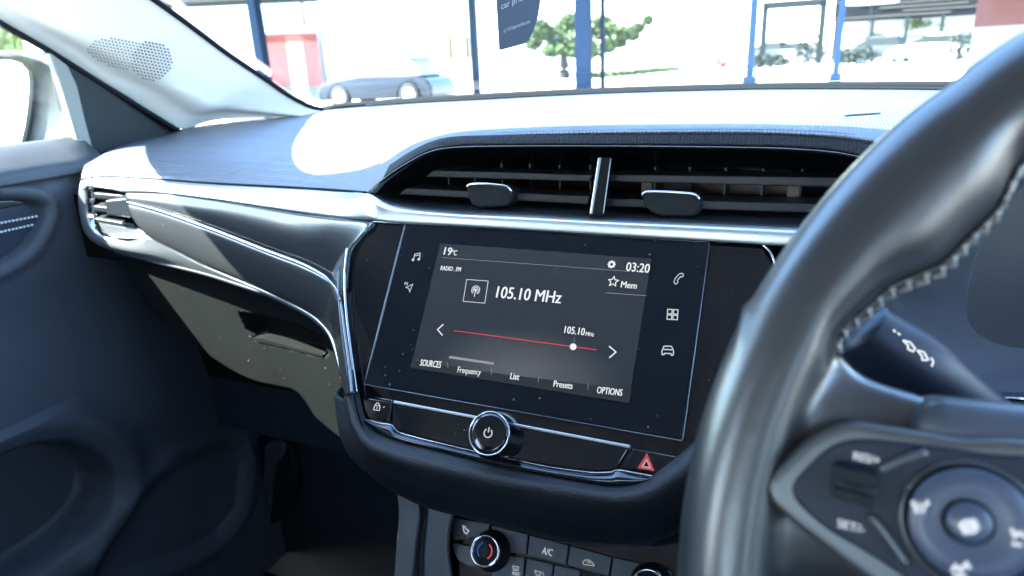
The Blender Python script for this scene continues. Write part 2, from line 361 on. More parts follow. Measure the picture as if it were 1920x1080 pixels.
# -- gloss trim in two pieces split by a chrome line
tA = pY([(237,361,.1225),(309,363,.117),(411,376,.108),(544,397,.091),(633,408,.062),(697,413,.0355),(676,440,.027),(655,466,.018),(648,505,.008),(646,540,.0)])
tB = pY([(238,378,.1175),(300,394,.112),(400,429,.104),(500,468,.091),(567,493,.077),(608,514,.063),(622,526,.053),(632,538,.041),(638,548,.028),(642,562,.012)])
o = link('gloss_trim', facecam(loft([tA, tB], 9, 10, bulge=.002, index=True)), M_glossgrey, dash, 'upper grey gloss trim panel with sky reflections'); solid(o, .003)
tC = pY([(238,379,.117),(300,395,.1115),(400,430,.1035),(500,469,.0905),(567,494,.0765),(608,515,.0625),(626,531,.050),(638,560,.030),(646,620,.0),(655,690,-.035),(660,735,-.058)])
tD = pY([(280,446,.112),(335,473,.109),(395,502,.106),(470,533,.098),(530,561,.087),(580,588,.076),(606,610,.067),(624,636,.055),(634,672,.038),(642,710,.012),(650,738,-.03)])
o = link('gloss_trim', facecam(loft([tC, tD], 9, 12, bulge=.004, bdir=V((-.2, -1, -.1)), index=True)), M_glossgrey, dash, 'lower grey gloss trim panel sweeping down beside the screen'); solid(o, .003)
cl = resample([p+V((0, -.0026, .0006)) for p in tB], 70)
link('chrome_line', tube([cl], [.0010+.0006*math.sin(math.pi*i/69) for i in range(70)], 8), M_chrome, dash)
vl = [S(651,466,.003), S(647,510,.003), S(647,550,.003), S(651,600,.003), S(657,650,.003), S(664,700,.003), S(669,737,.003)]
link('chrome_line', tube([resample(vl, 40)], .0010, 8), M_chrome, dash)
vl2 = [p+V((-.0055, -.0006, 0)) for p in vl]
link('chrome_line', tube([resample(vl2[1:], 40)], .0006, 8), M_edge, dash)
# -- closing surface under the trim and the lower dash
under = [p+V((0, .075, .004)) for p in rO[8:]]
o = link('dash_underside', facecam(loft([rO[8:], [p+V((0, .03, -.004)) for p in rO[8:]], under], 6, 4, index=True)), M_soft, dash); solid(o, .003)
# -- outer air vent at the passenger end
av = link('air_vent', facecam(loft([[p+V((0, .001, 0)) for p in rI[:12]], [p+V((.004, .010, 0)) if i < 9 else p+V((0, .010, .003)) for i, p in enumerate(rI[:12])], [p+V((.006, .03, .0)) for p in rI[:12]]], 6, 4, index=True)), M_chrome, dash, 'small silver rimmed vent at the passenger end of the dash'); solid(av, .0015)
bk = poly([aY(150,335,.165), aY(262,350,.165), aY(300,470,.165), aY(150,470,.165)], .004, V((0, -1, 0))); link('vent_back', bk, M_void, av, smooth=False)
for k, (a, b, c, d) in enumerate([((175,362),(236,367),(236,376),(175,372)), ((175,386),(240,393),(244,402),(175,396)), ((177,409),(250,421),(256,431),(180,418))]):
    f = [aY(*p, .127) for p in (a, b, c, d)]; g = [p+V((0, .022, .004)) for p in f]
    bevel(link('slat', prism4(f, g), M_slat, av, smooth=False), .0012, 3)
f = [aY(*p, .118) for p in ((196,376),(236,372),(247,408),(200,404))]; bevel(link('vent_tab', prism4(f, [p+V((0, .012, 0)) for p in f]), M_slat, av, smooth=False), .002, 3)
lowv = [aY(*p, .127) for p in ((183,415),(262,430),(275,441),(262,449),(215,446),(190,436))]; bevel(link('vent_sill', poly(lowv, .02, V((0, -1, 0))), M_silver, av, smooth=False), .002, 3)
# -- twin centre vents
cv = link('centre_vent', facecam(loft([c0[7:], [p.lerp(q, .45)+V((0, .010, -.004)) for p, q in zip(c0[7:], [V((p.x, p.y+.045, p.z-.018)) for p in c0[7:]])], [V((p.x+(.012 if p.x < -.05 else 0), p.y+.050, p.z-.021)) for p in c0[7:]]], 8, 5, index=True)), M_gloss, dash, 'gloss black hood over the twin centre air vents'); solid(cv, .002, 1)
lip = [p+V((0, -.0012, -.0012)) for p in c0[7:]]
link('vent_edge_line', tube([resample(lip, 90)], .0003, 6), M_edge, cv)
vent_floor = loft([[p+V((0, .0005, .0005)) for p in sA[7:]], [p+V((0, .03, .001)) for p in sA[7:]], [p+V((0, .09, .004)) for p in sA[7:]]], 8, 4, index=True)
o = link('vent_floor', facecam(vent_floor), M_blk, cv); solid(o, .002)
o = link('vent_back', boxes([(-.19, .24, .118, .122, .02, .088)]), M_void, cv, smooth=False)
o = link('vent_duct', boxes([(.055, .062, .085, .12, .03, .08), (.15, .157, .085, .12, .03, .08), (.062, .15, .115, .119, .03, .075)]), mat('vent_duct_plastic', (.10, .075, .07), .6), cv, smooth=False)
def slat(tl, tr, br, bl, y0, d):
    f = [aY(*p, y0) for p in (tl, tr, br, bl)]; g = [p+V((0, d, -.001)) for p in f]
    bevel(link('slat', prism4(f, g), M_slat, cv, smooth=False), .0009, 2)
slat((812,319),(1112,328),(1106,341),(796,332), .060, .026)
slat((760,353),(1106,368),(1103,384),(748,365), .056, .026)
slat((1143,327),(1600,333),(1600,352),(1141,341), .060, .026)
slat((1138,372),(1560,383),(1560,401),(1136,388), .056, .026)
rows_v = []
for i in range(15):
    x = -.125+i*.0235
    if abs(x-.036) > .012: rows_v.append((x, x+.0013, .088, .112, .052, .086))
for b_ in rows_v: link('vertical_vane', boxes([b_]), M_slat, cv, smooth=False)
def vtab(p, top):
    f = [aY(x, y, .046) for x, y in p]; n = V((0, -1, .12)); o = link('vent_tab', poly(f, .016, n), M_blk, cv, smooth=False); bevel(o, .0018, 3)
    link('tab_edge', tube([resample([aY(x, y, .0455) for x, y in top], 24)], .0011, 8), M_chrome, cv)
vtab([(875,348),(883,344),(945,348),(956,353),(962,366),(958,380),(946,388),(898,390),(884,384),(876,368)], [(876,352),(882,346),(910,345),(945,348.5),(956,354),(959,361)])
vtab([(1204,364),(1214,358),(1298,362),(1308,367),(1313,380),(1310,400),(1300,407),(1240,406),(1222,400),(1206,384)], [(1204,367),(1213,360),(1250,360),(1298,363.5),(1308,369),(1311,376)])
f = [aY(1119,294,.050), aY(1147,293,.050), aY(1132,404,.036), aY(1103,403,.036)]
dv = link('vent_divider', prism4(f, [p+V((-.004, .03, 0)) for p in f]), M_gloss, cv, smooth=False); bevel(dv, .0016, 3)
f = [aY(1121,295,.0495), aY(1128,295,.0495), aY(1110,402,.0355), aY(1105,402,.0355)]
bevel(link('divider_facet', prism4(f, [p+V((0, .004, 0)) for p in f]), M_silver, cv, smooth=False), .0008, 2)
# -- centre fascia
def S_(l, off=0): return [S(x, y, off) for x, y in l]
left = [(700,415),(676,440),(655,468),(648,505),(647,550),(650,600),(656,648),(664,700),(670,736),(676,760),(682,785),(693,803),(711,819),(760,836),(817,849),(870,863),(923,877),(980,889),(1030,898),(1070,906),(1100,912),(1130,916.5),(1153,918),(1175,917),(1192,914),(1215,904),(1242,888),(1268,868),(1288,852)]
pts = S_(left, -.002); tl = pts[0]
right = [sp(.139, .060, -.002), sp(.150, .045, -.002), sp(.153, .02, -.002), sp(.150, -.01, -.002), sp(.137, -.05, -.002)]
fas = link('fascia', poly(pts+right[::-1], .02, SN), M_gloss, dash, 'gloss black centre fascia around the touchscreen', smooth=False)
link('fascia_edge', tube([resample([sp(.114, .0605, .0002), sp(.139, .061, .0002), sp(.150, .045, .0002), sp(.1535, .02, .0002), sp(.150, -.01, .0002)], 40)], .0008, 6), M_chrome, fas)
link('fascia_edge', tube([[S(700,415.5,.0002), S(763,419.5,.0002)]], .0004, 6), M_chrome, fas)
def rrect(u0, u1, v0, v1, r, off, n=5, f=None):
    f = f or (lambda u, v: sp(u, v, off)); out = []
    for (cx, cy, a) in ((u1-r, v1-r, 0), (u0+r, v1-r, 90), (u0+r, v0+r, 180), (u1-r, v0+r, 270)):
        for i in range(n+1): th = math.radians(a+90*i/n); out.append(f(cx+r*math.cos(th), cy+r*math.sin(th)))
    return out
ts = link('touchscreen', poly(rrect(-.1093, .1093, -.0615, .0588, .0012, .0012), .006, SN), M_glass_panel, dash, 'black glass touchscreen showing the FM radio page', smooth=False); bevel(ts, .0005, 2)
q = rrect(-.1099, .1099, -.0621, .0594, .0016, .0009)
link('screen_rim', tube([q], .00030, 6, closed=True), M_edge, ts)
DL = .0013
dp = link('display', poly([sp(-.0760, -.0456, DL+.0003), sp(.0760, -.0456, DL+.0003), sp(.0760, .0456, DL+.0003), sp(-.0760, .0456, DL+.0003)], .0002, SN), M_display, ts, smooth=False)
TL = DL+.0005
def uvpx(x, y): return S(x, y, TL)
def ST(name, lines, wd, m, parent=None): return link(name, strokes([[uvpx(*p) if not isinstance(p, V) else p for p in l] for l in lines], wd, None, SN, lift=.0002, thick=.0002), m, parent or ts, smooth=False)
def fillpx(name, l, m, off=0, parent=None): return link(name, poly([S(x, y, TL+.0002+off) for x, y in l], .0003, SN), m, parent or ts, smooth=False)
# lower menu bar, selected tab, rules
fillpx('menu_bar', [(778,676),(842,686),(925,699),(1184,731),(1180,756),(773,690)], emis('display_menu', (.022, .027, .032), 1.0), -.0002)
fillpx('tab_marker', [(842.5,667),(926,679.5),(925,684),(841.5,671.5)], M_txtd)
ST('rule', [[(829,483), (1000,495.5), (1180,509)]], .00022, M_txtd)
ST('rule', [[(1135.5,549),(1213,554.5)]], .0003, M_txtd)
ST('rule', [[(838.5,679),(840,690)][::-1]], .0002, M_txtd); ST('rule', [[(922,690),(920.5,703)]], .0002, M_txtd); ST('rule', [[(1010.5,703),(1009,717)]], .0002, M_txtd); ST('rule', [[(1103.5,718),(1102,731)]], .0002, M_txtd)
def TX(s, a, b, cap, m=M_txt, bold=0.0, name='text'):
    P0, P1 = uvpx(*a), uvpx(*b); capm = (uvpx(a[0], a[1]-cap)-P0).length
    return text(name, s, P0, P1, capm, SU, SN, m, ts, lift=.0003, bold=bold)
TX('19', (832,477.5), (846,479), 14, bold=.012); TX('°C', (847,478.5), (856,479.3), 9.5, bold=.012)
TX('03:20', (1173.5,508), (1217,512), 16.5, bold=.012)
TX('RADIO . FM', (826,506.5), (863.5,509.5), 8, bold=.02)
TX('105.10 MHz', (930,558), (1051,569), 21.5, bold=.008)
TX('Mem', (1164,539), (1193.5,542), 12, bold=.025)
TX('105.10', (1058,624.5), (1095.5,629), 13.5, bold=.015); TX('MHz', (1098,629.5), (1113.5,631.3), 7.5, bold=.03)
TX('SOURCES', (787.5,685.5), (826,690), 12, bold=.03)
TX('Frequency', (857.5,698.2), (901,703.5), 11, M_txt)
TX('List', (956.5,710.5), (973,712.8), 12, bold=.015); TX('Presets', (1037.5,725), (1073,729.5), 12, bold=.015)
TX('OPTIONS', (1119,737), (1166,742.5), 12.5, bold=.03)
ST('tuning_line', [[(851,620),(1118.5,656)]], .0006, M_red)
link('tuning_dot', poly(circ(S(1074.5,650,TL+.0005), .0021, SX, SU, 24)[:-1], .0004, SN), M_txt, ts, smooth=False)
ST('tick', [[(1077,634),(1076,642)]], .00025, M_txtd)
ST('icon', [[(831.5,608),(820.5,618),(830,629)]], .0007, M_txt); ST('icon', [[(1142,649),(1155,660),(1142.5,671)]], .0007, M_txt)
ST('icon', [[(875,524),(915.5,527),(909,568.5),(868.5,565),(875,524)]], .00028, M_txt)
pc = S(892,544,TL); ST('icon', [circ(pc, .0030, SX, SU, 30, -60, 240), circ(pc, .0019, SX, SU, 24, -55, 235), [pc+SU*-.0005, pc-SU*.0048]], .0004, M_txt)
link('icon', poly(circ(pc+SN*.0005, .0009, SX, SU, 16)[:-1], .0004, SN), M_txt, ts, smooth=False)
st = S(1150,528,TL); star = []
for i in range(11): r = .0034 if i % 2 == 0 else .0016; a = math.radians(90+36*i); star.append(st+SX*r*math.cos(a)+SU*r*math.sin(a))
star[-1] = star[0].copy(); ST('icon', [star], .00055, M_txt)
gc = S(1147,496,TL); gear = []
for i in range(32): r = .0028 if (i//2) % 2 == 0 else .0021; a = 2*math.pi*i/32; gear.append(gc+SX*r*math.cos(a)+SU*r*math.sin(a))
bm = bmesh.new(); inn = [gc+(p-gc)*(.0010/(p-gc).length) for p in gear]
A = [bm.verts.new(p+SN*.0004) for p in gear]; B = [bm.verts.new(p+SN*.0004) for p in inn]
for i in range(32): bm.faces.new((A[i], A[(i+1) % 32], B[(i+1) % 32], B[i]))
me = bpy.data.meshes.new('m'); bm.to_mesh(me); bm.free(); link('icon', me, M_txt, ts, smooth=False)
# touch keys either side of the display
ST('icon', [[(776,487),(777.5,476.5),(788,474.5),(787,485.5)], [(777,480),(788,478)]], .0005, M_icon)
for c in ((774,487),(785,485.8)): link('icon', poly(circ(S(*c,TL+.0004), .0010, SX, SU, 12)[:-1], .0004, SN), M_icon, ts, smooth=False)
ST('icon', [[(774,533),(761,539),(767,541),(768,547.5),(774,533)]], .0005, M_icon)
TX('N', (758.5,534.5), (764,535), 6, M_icon, .02)
ST('icon', [[(1281,514),(1278,512.5),(1273,514),(1266,522),(1263.5,529),(1266,532.5),(1269,532),(1271.5,528.5),(1270,526),(1276,518.5),(1279,519.5),(1281.5,517),(1281,514)]], .00045, M_icon)
for dx in (0, 11):
    for dy in (0, 10.5): x, y = 1252+dx-(.8 if dy else 0), 580+dy+dx*.05; ST('icon', [[(x,y),(x+8.5,y+.5),(x+7.8,y+8.6),(x-.7,y+8.1),(x,y)]], .00055, M_icon)
ST('icon', [[(1243,654),(1245,649),(1259,649.5),(1262,655),(1263,660),(1262,666),(1258.5,666),(1258,663),(1246,662.5),(1245,665),(1241.5,665),(1241,659),(1243,654)], [(1244.5,655),(1260,656)]], .0006, M_icon)
# -- strip of controls under the screen
def gap(l, wd=.0005): return link('panel_edge', tube([[S(x, y, .0) for x, y in l]], wd, 6), M_edge, fas)
gap([(676,741),(735,751),(730,789),(706,787)], .00035)
lockb = link('lock_button', poly(S_([(679,745),(733,754),(728,790),(690,783),(684,770)], .0012), .004, SN), M_gloss, fas, smooth=False); bevel(lockb, .0006, 2)
link('icon', strokes([[S(703,760,.0014), S(713,761.5,.0014), S(711.5,770,.0014), S(701,768.5,.0014), S(703,760,.0014)], [S(704.5,760,.0014), S(706,756,.0014), S(709.5,755.5,.0014), S(711.5,758,.0014), S(711.5,761,.0014)], [S(707.5,763,.0014), S(706.8,767,.0014)], [S(719,764.5,.0014), S(721,762.5,.0014)]], .0005, None, SN), M_icon, lockb, smooth=False)
bar = link('chrome_bar', poly(S_([(738,750.5),(1182,834.5),(1180,840),(737,755.5)], .0028), .004, SN), M_silver, fas, smooth=False); bevel(bar, .0005, 2)
trayf = link('gloss_flap', poly(S_([(737,760),(1177,842),(1165,862),(1155,877),(1146,882),(1115,883),(1083,880),(1020,871),(955,857),(888,843),(817,826),(770,814),(745,806),(735,793)], .0016), .004, SN), M_gloss, fas, smooth=False); bevel(trayf, .0005, 2)
hz = link('hazard_button', poly(S_([(1187,841),(1272,856),(1250,873),(1236,884),(1222,889),(1164,878),(1175,862)], .0016), .004, SN), M_gloss, fas, smooth=False); bevel(hz, .0006, 2)
link('icon', strokes([[S(1213,853,.002), S(1224.5,881,.002), S(1198.5,876.5,.002), S(1213,853,.002)]], .0011, None, SN), M_haz, hz, smooth=False)
link('icon', strokes([[S(1212.5,861.5,.002), S(1219.5,877.5,.002), S(1204.5,874.5,.002), S(1212.5,861.5,.002)]], .0008, None, SN), emis('hazard_pink', (.9, .5, .55), .7), hz, smooth=False)
# rolled lower lip of the fascia
K = [(682,785),(712,793),(735,797),(745,809),(770,817),(817,829),(888,846),(955,860),(1020,874),(1083,883),(1115,886),(1146,885),(1158,881),(1200,888),(1225,892),(1241,888)]
G = [(683,790),(692,803),(711,819),(735,828),(760,836),(817,849),(870,863),(935,880),(1000,893),(1060,904),(1100,912),(1140,917.5),(1165,918),(1192,914),(1220,902),(1242,888)]
o = link('rolled_lip', facecam(loft([[S(x, y, .0005) for x, y in K], [S((a[0]+b[0])/2, (a[1]+b[1])/2, .0040) for a, b in zip(K, G)], [S(x, y, -.0005) for x, y in G]], 6, 6, index=True)), M_gloss, fas); solid(o, .001)
link('panel_edge', tube([resample([S(x, y, .0012) for x, y in K], 70)], .0003, 6), M_chrome, fas)
# volume knob
KC = sp(*suv(930, 838)); fc = S(915, 812, .017); KC = fc-SN*.018
kn = link('volume_knob', lathe(KC, SN, [(.0150, -.002), (.0150, .001), (.0136, .0015), (.0136, .0145), (.0132, .0155), (.0130, .0160)], 120, (.0012, .0148)), M_edge, fas, 'round knurled volume knob with a power symbol', smooth=False)
link('knob_ring', lathe(KC+SN*.0160, SN, [(.0136, -.0008), (.0136, .0004), (.0133, .0008), (.0128, .0008), (.0126, .0003)], 64), M_chrome, kn)
link('knob_cap', lathe(KC+SN*.0160, SN, [(.0125, -.001), (.0124, .0007), (.0100, .0013), (.0002, .0014)], 64), M_gloss, kn)
pc = KC+SN*.0177; link('icon', strokes([circ(pc, .0026, SX, SU, 24, 125, 415), [pc+SU*.0004, pc+SU*.0036]], .0006, None, SN), M_icon, kn, smooth=False)
# -- satin chin that carries the fascia
A1 = [(668,737),(674,760),(681,786),(692,804),(711,820),(760,837),(817,850),(870,864),(935,881),(1000,894),(1060,905),(1100,913),(1140,918.5),(1165,919),(1192,915),(1220,903),(1245,886),(1290,851),(1340,800)]
B1 = [(655,738),(661,768),(668,796),(682,822),(704,842),(752,861),(810,877),(865,889),(930,903),(1000,916),(1060,926),(1100,932),(1140,937),(1170,938),(1200,933),(1232,920),(1258,903),(1300,872),(1350,825)]
C1 = [(640,725),(645,765),(650,800),(664,835),(688,863),(722,892),(765,920),(810,940),(880,958),(960,978),(1030,996),(1083,1006),(1130,1013),(1171,1015),(1205,1011),(1240,1000),(1268,988),(1310,955),(1360,900)]
rA = [S(x, y, -.0005) for x, y in A1]; rB = [S(x, y, .0035) for x, y in B1]
rC = [V((aY(x, y, S(x, y, 0).y+.042))) for x, y in C1]; rD = [p+V((0, .085, -.004)) for p in rC]
rAB = [a.lerp(b, .5)+SN*.0018 for a, b in zip(rA, rB)]; rBC = [a.lerp(b, .30)+V((0, -.001, -.006)) for a, b in zip(rB, rC)]
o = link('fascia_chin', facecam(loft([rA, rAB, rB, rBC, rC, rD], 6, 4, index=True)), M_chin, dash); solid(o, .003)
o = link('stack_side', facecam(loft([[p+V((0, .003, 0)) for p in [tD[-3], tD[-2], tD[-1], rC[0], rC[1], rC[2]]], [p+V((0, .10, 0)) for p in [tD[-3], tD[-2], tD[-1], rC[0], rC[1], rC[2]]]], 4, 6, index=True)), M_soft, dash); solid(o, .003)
# -- instrument cluster surround, lens and column shroud behind the wheel
cs = link('cluster_surround', facecam(loft([[aY(1560,470,.045), aY(1700,380,.045), aY(1850,300,.045), aY(2050,260,.045)], [aY(1600,600,.03), aY(1750,520,.045), aY(1850,460,.05), aY(2050,430,.05)], [aY(1640,700,.0), aY(1780,680,.015), aY(1880,670,.02), aY(2080,660,.02)], [aY(1700,800,-.03), aY(1800,770,-.03), aY(1900,760,-.03), aY(2100,750,-.03)]], 20, 8)), mat('cluster_plastic', (.035, .042, .055), .55, bump=('noise', 1800, .8, .0008)), dash); solid(cs, .004)
L1 = [(2060,300),(1985,320),(1918,352),(1864,411),(1838,460),(1825,500),(1814,545),(1811,575),(1818,605),(1836,628),(1862,642),(1892,650),(1925,654),(1990,660),(2060,664)]
ln = link('cluster_lens', poly([aY(x, y, .012) for x, y in L1], .003, V((0, -1, .3))), M_lens, dash, smooth=False)
link('cluster_edge', tube([resample([aY(1642,556,.02), aY(1648,578,.018), aY(1662,597,.015), aY(1690,616,.01)], 20)], .0011, 6), M_chrome, dash)
link('cluster_edge', tube([resample([aY(1820,742,-.05), aY(1870,746,-.05), aY(1920,748,-.05)], 8)], .0007, 6), M_chrome, dash)
o = link('column_shroud', poly([aY(1560,690,-.02), aY(1700,735,-.03), aY(1830,744,-.045), aY(2080,750,-.045), aY(2080,1100,-.0), aY(1500,1100,.0)], .1, V((0, -1, .4))), M_soft, dash, smooth=False); bevel(o, .006, 3)
o = link('knee_panel', poly([V((.155, .06, .055)), V((.75, .06, .055)), V((.75, .12, -.35)), V((.155, .12, -.35))], .01, V((0, -1, 0))), M_soft, dash, smooth=False)
# -- glovebox with its finger recess
def inpoly(x, y, P):
    c = False; j = len(P)-1
    for i in range(len(P)):
        if (P[i][1] > y) != (P[j][1] > y) and x < (P[j][0]-P[i][0])*(y-P[i][1])/(P[j][1]-P[i][1])+P[i][0]: c = not c
        j = i
    return c
GY = .138
hp = [aY(x, y, GY) for x, y in ((448,585),(470,588),(560,612),(600,632),(614,660),(607,670),(478,636),(462,618))]; HP = [(p.x, p.z) for p in hp]
gx0, gx1, gz0, gz1, gn, gm = -.655, -.13, .03, -.30, 220, 150
ZB = [(p.x, p.z) for p in (aY(x, y, GY) for x, y in ((233,489),(278,569),(344,631),(411,680),(469,712),(530,727),(560,738),(591,783),(640,825),(662,832),(690,800),(720,770)))]
ZB = [(p.x, p.y) for p in resample([V((a, b, 0)) for a, b in ZB], 50)]
def zbx(x):
    for a, b in zip(ZB, ZB[1:]):
        if a[0] <= x <= b[0]: return a[1]+(b[1]-a[1])*(x-a[0])/(b[0]-a[0])
    return ZB[0][1] if x < ZB[0][0] else ZB[-1][1]
vs_ = []
for j in range(gm+1):
    for i in range(gn+1):
        x = gx0+(gx1-gx0)*i/gn; z = gz0+(gz1-gz0)*j/gm; zb = zbx(x); y = GY+.004*((z+.13)/.17)**2+(0 if z > zb else min(.10, 2.4*(zb-z)))
        if inpoly(x, z, HP): y += .022
        vs_.append(V((x, y, z)))
fs = [(j*(gn+1)+i, j*(gn+1)+i+1, (j+1)*(gn+1)+i+1, (j+1)*(gn+1)+i) for j in range(gm) for i in range(gn)]
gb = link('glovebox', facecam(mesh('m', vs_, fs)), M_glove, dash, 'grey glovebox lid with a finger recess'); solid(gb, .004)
lipp = [aY(x, y, GY-.001) for x, y in ((474,634),(490,635),(604,666),(605,670),(520,649),(480,640))]
link('handle_lip', poly(lipp, .016, V((0, -1, 0))), M_glove, gb, smooth=False)
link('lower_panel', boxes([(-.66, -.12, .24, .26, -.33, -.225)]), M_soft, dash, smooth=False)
# ================================================================== CENTRE CONSOLE with the climate controls
con = empty('centre_console', (0, .0, -.45), 'dark centre console below the touchscreen with heater knobs and black keys', 'centre console')
def Cc(x, y, off=0): return aP(x, y, CO+CN*off, CN)
def CP(l, off=0): return [Cc(x, y, off) for x, y in l]
cb = link('climate_panel', poly(CP([(826,935),(1350,985),(1340,1250),(860,1200),(840,1080),(828,1000)], -.003), .03, CN), M_gloss, con, 'gloss black climate panel with grey keys', smooth=False)
link('panel_edge', tube([resample(CP([(846,975),(853,965),(875,967),(930,978),(1000,990)], -.001), 20)], .0006, 6), M_chrome, cb)
o = link('gloss_brow', poly(CP([(850,953),(925,966),(928,975),(920,976),(852,963)], .004), .004, CN), M_silver, cb, smooth=False)
M_key = mat('key_plastic', (.045, .050, .056), .45, spec=.5, bump=('noise', 900, .2, .0004))
def key(l, lab=None): o = link('key', poly(CP(l, .001), .005, CN), M_key, cb, lab, smooth=False); bevel(o, .0006, 2); return o
k1 = key([(848,975),(852,971),(918,983),(912,1008),(850,1012),(847,1000)], 'seat heating key')
k2 = key([(848,1017),(912,1030),(918,1062),(880,1062),(860,1052),(851,1035)])
k3 = key([(925,985),(990,1002),(986,1040),(940,1034),(925,1020)])
k4 = key([(993,1003),(1066,1022),(1061,1059),(989,1041)], 'air conditioning key')
k5 = key([(1069,1023),(1147,1044),(1141,1081),(1064,1060)], 'air recirculation key')
k6 = key([(1150,1045),(1260,1070),(1255,1110),(1144,1082)])
k7 = key([(925,1040),(984,1045),(980,1088),(920,1080)], 'windscreen demist key'); k8 = key([(988,1046),(1037,1058),(1032,1100),(983,1090)]); k9 = key([(1040,1059),(1088,1070),(1082,1110),(1035,1101)])
def CT_(s, a, b, cap, m, par, bold=0): P0, P1 = Cc(*a, .0012), Cc(*b, .0012); text('text', s, P0, P1, (Cc(a[0], a[1]-cap, .0012)-P0).length, CU, CN, m, par, lift=.0002, bold=bold)
M_print_glow = emis('key_print_glow', (.70, .76, .80), .75)  # key symbols are print, given a glow of their own to read brighter
CT_('A/C', (1016,1038), (1035,1043), 13, M_print_glow, k4, .01)
CT_('MAX', (960,1078), (974,1080), 7, M_print_glow, k7, .01)
def CS(par, lines, wd=.0004): link('icon', strokes([CP(l, .0012) for l in lines], wd, None, CN, lift=.0002, thick=.0002), M_print_glow, par, smooth=False)
CS(k1, [[(868,985),(870,997),(875,1001),(879,995),(874,992),(871,986)]], .0007)
for i in range(3): link('indicator_lamp', poly(circ(Cc(859+12*i, 1004+2.2*i, .0014), .0007, SX, CU, 10)[:-1], .0003, CN), M_void, k1, smooth=False)
CS(k5, [[(1093,1054),(1097,1050),(1105,1050),(1111,1056),(1114,1058),(1113,1061),(1094,1058),(1093,1054)], [(1100,1055),(1104,1053),(1106,1057)]])
CS(k7, [[(961,1061),(973,1063),(971,1070),(963,1069),(961,1061)], [(965,1064),(965,1068)], [(969,1065),(968,1069)]])
CS(k8, [[(1003,1070),(1015,1073),(1012,1079),(1006,1078),(1003,1070)], [(1019,1072),(1018,1079)]])
kf = Cc(909, 1033, .015)
def cknob(fc):
    b = fc-CN*.016; k = link('temperature_knob', lathe(b, CN, [(.0150, -.002), (.0148, .004), (.0125, .006), (.0122, .014), (.0118, .0155)], 72), M_blk, cb)
    link('knob_ring', lathe(b+CN*.0150, CN, [(.0119, -.001), (.0119, .0006), (.0108, .0014), (.0094, .0006), (.0092, -.001)], 64), M_chrome, k)
    link('knob_cap', lathe(b+CN*.0150, CN, [(.0091, -.002), (.0091, 0), (.0002, .0003)], 48), M_blk, k); return k, b+CN*.0158
kk, kc = cknob(kf)
link('red_arc', strokes([circ(kc, .0056, SX, CU, 18, -55, 65)], .0009, None, CN), emis('arc_red', (.8, .12, .12), .8), kk, smooth=False)
link('blue_arc', strokes([circ(kc, .0056, SX, CU, 18, 115, 235)], .0009, None, CN), emis('arc_blue', (.05, .14, .6), .5), kk, smooth=False)
link('pointer', poly(circ(Cc(887,1051,.010), .0011, SX, CU, 10)[:-1], .001, CN), emis('amber', (.9, .25, .1), .6), kk, smooth=False)
k2_, _ = cknob(Cc(1215, 1100, .015))
# console flank and trim
fl = [[(742,905),(748,960),(744,1020),(738,1100)], [(770,912),(782,960),(775,1020),(768,1100)], [(792,925),(798,960),(792,1020),(788,1100)], [(815,930),(812,970),(808,1020),(806,1100)], [(850,945),(838,1000),(838,1050),(850,1120)]]
yy = [.045, .02, .03, .012, -.002]
def q(l, y): return [aY(a, b, y-.05*(b-900)/200*.6) for a, b in l]
o = link('console_flank', facecam(loft([q(l, y) for l, y in zip(fl, yy)], 24, 8)), mat('console_plastic', (.055, .06, .066), .55, bump=('vor', 900, .4, .0006)), con); solid(o, .003)
o = link('console_body', boxes([(-.115, .115, -.60, .10, -.70, -.30)]), M_soft, con, smooth=False)
# ================================================================== STEERING WHEEL
sw = empty('steering_wheel', WC, 'dark leather steering wheel with grey stitching and round thumb controls', 'steering wheel')
R0 = .1668
def ringpt(th, rr=R0): return (rr*math.cos(th), rr*math.sin(th))
TAB = [(0,-.0075),(23,-.0075),(28,-.0045),(35,.0035),(40.6,.003),(47.4,-.0035),(60,-.002),(90,-.001),(120,-.002),(132.6,-.0035),(139.4,.003),(145,.0035),(152,-.0040),(157,-.0070),(161,-.004),(180,-.003),(200,-.003),(230,0),(310,0),(340,-.004),(360,-.0075)]
def rin_at(d):
    d %= 360
    for a, b in zip(TAB, TAB[1:]):
        if a[0] <= d <= b[0]: t = (d-a[0])/(b[0]-a[0]); t = t*t*(3-2*t); return a[1]+(b[1]-a[1])*t
    return 0
bm = bmesh.new(); NT, NS = 220, 28
for i in range(NT):
    th = 2*math.pi*i/NT; d = math.degrees(th) % 360; rx = .0162; rz = .0165
    rin = rin_at(d)
    cr = sum(math.exp(-((d-c)/2.2)**2) for c in (133, 47))*.0008
    for j in range(NS):
        ph = 2*math.pi*j/NS; c, s = math.cos(ph), math.sin(ph); r = rx-cr
        e = rin*(-c) if c < 0 else 0; e = rin*abs(c)**.5 if c < 0 else 0; e = e
        rad = R0+(r+e*(1 if c < 0 else 0))*c; u, v = rad*math.cos(th), rad*math.sin(th); bm.verts.new(wp(u, v, (rz-cr)*s))
bm.verts.ensure_lookup_table(); RV = list(bm.verts)
for i in range(NT):
    for j in range(NS):
        a = i*NS+j; b = i*NS+(j+1) % NS; c = ((i+1) % NT)*NS+(j+1) % NS; d = ((i+1) % NT)*NS+j; bm.faces.new([RV[q] for q in (a, b, c, d)])
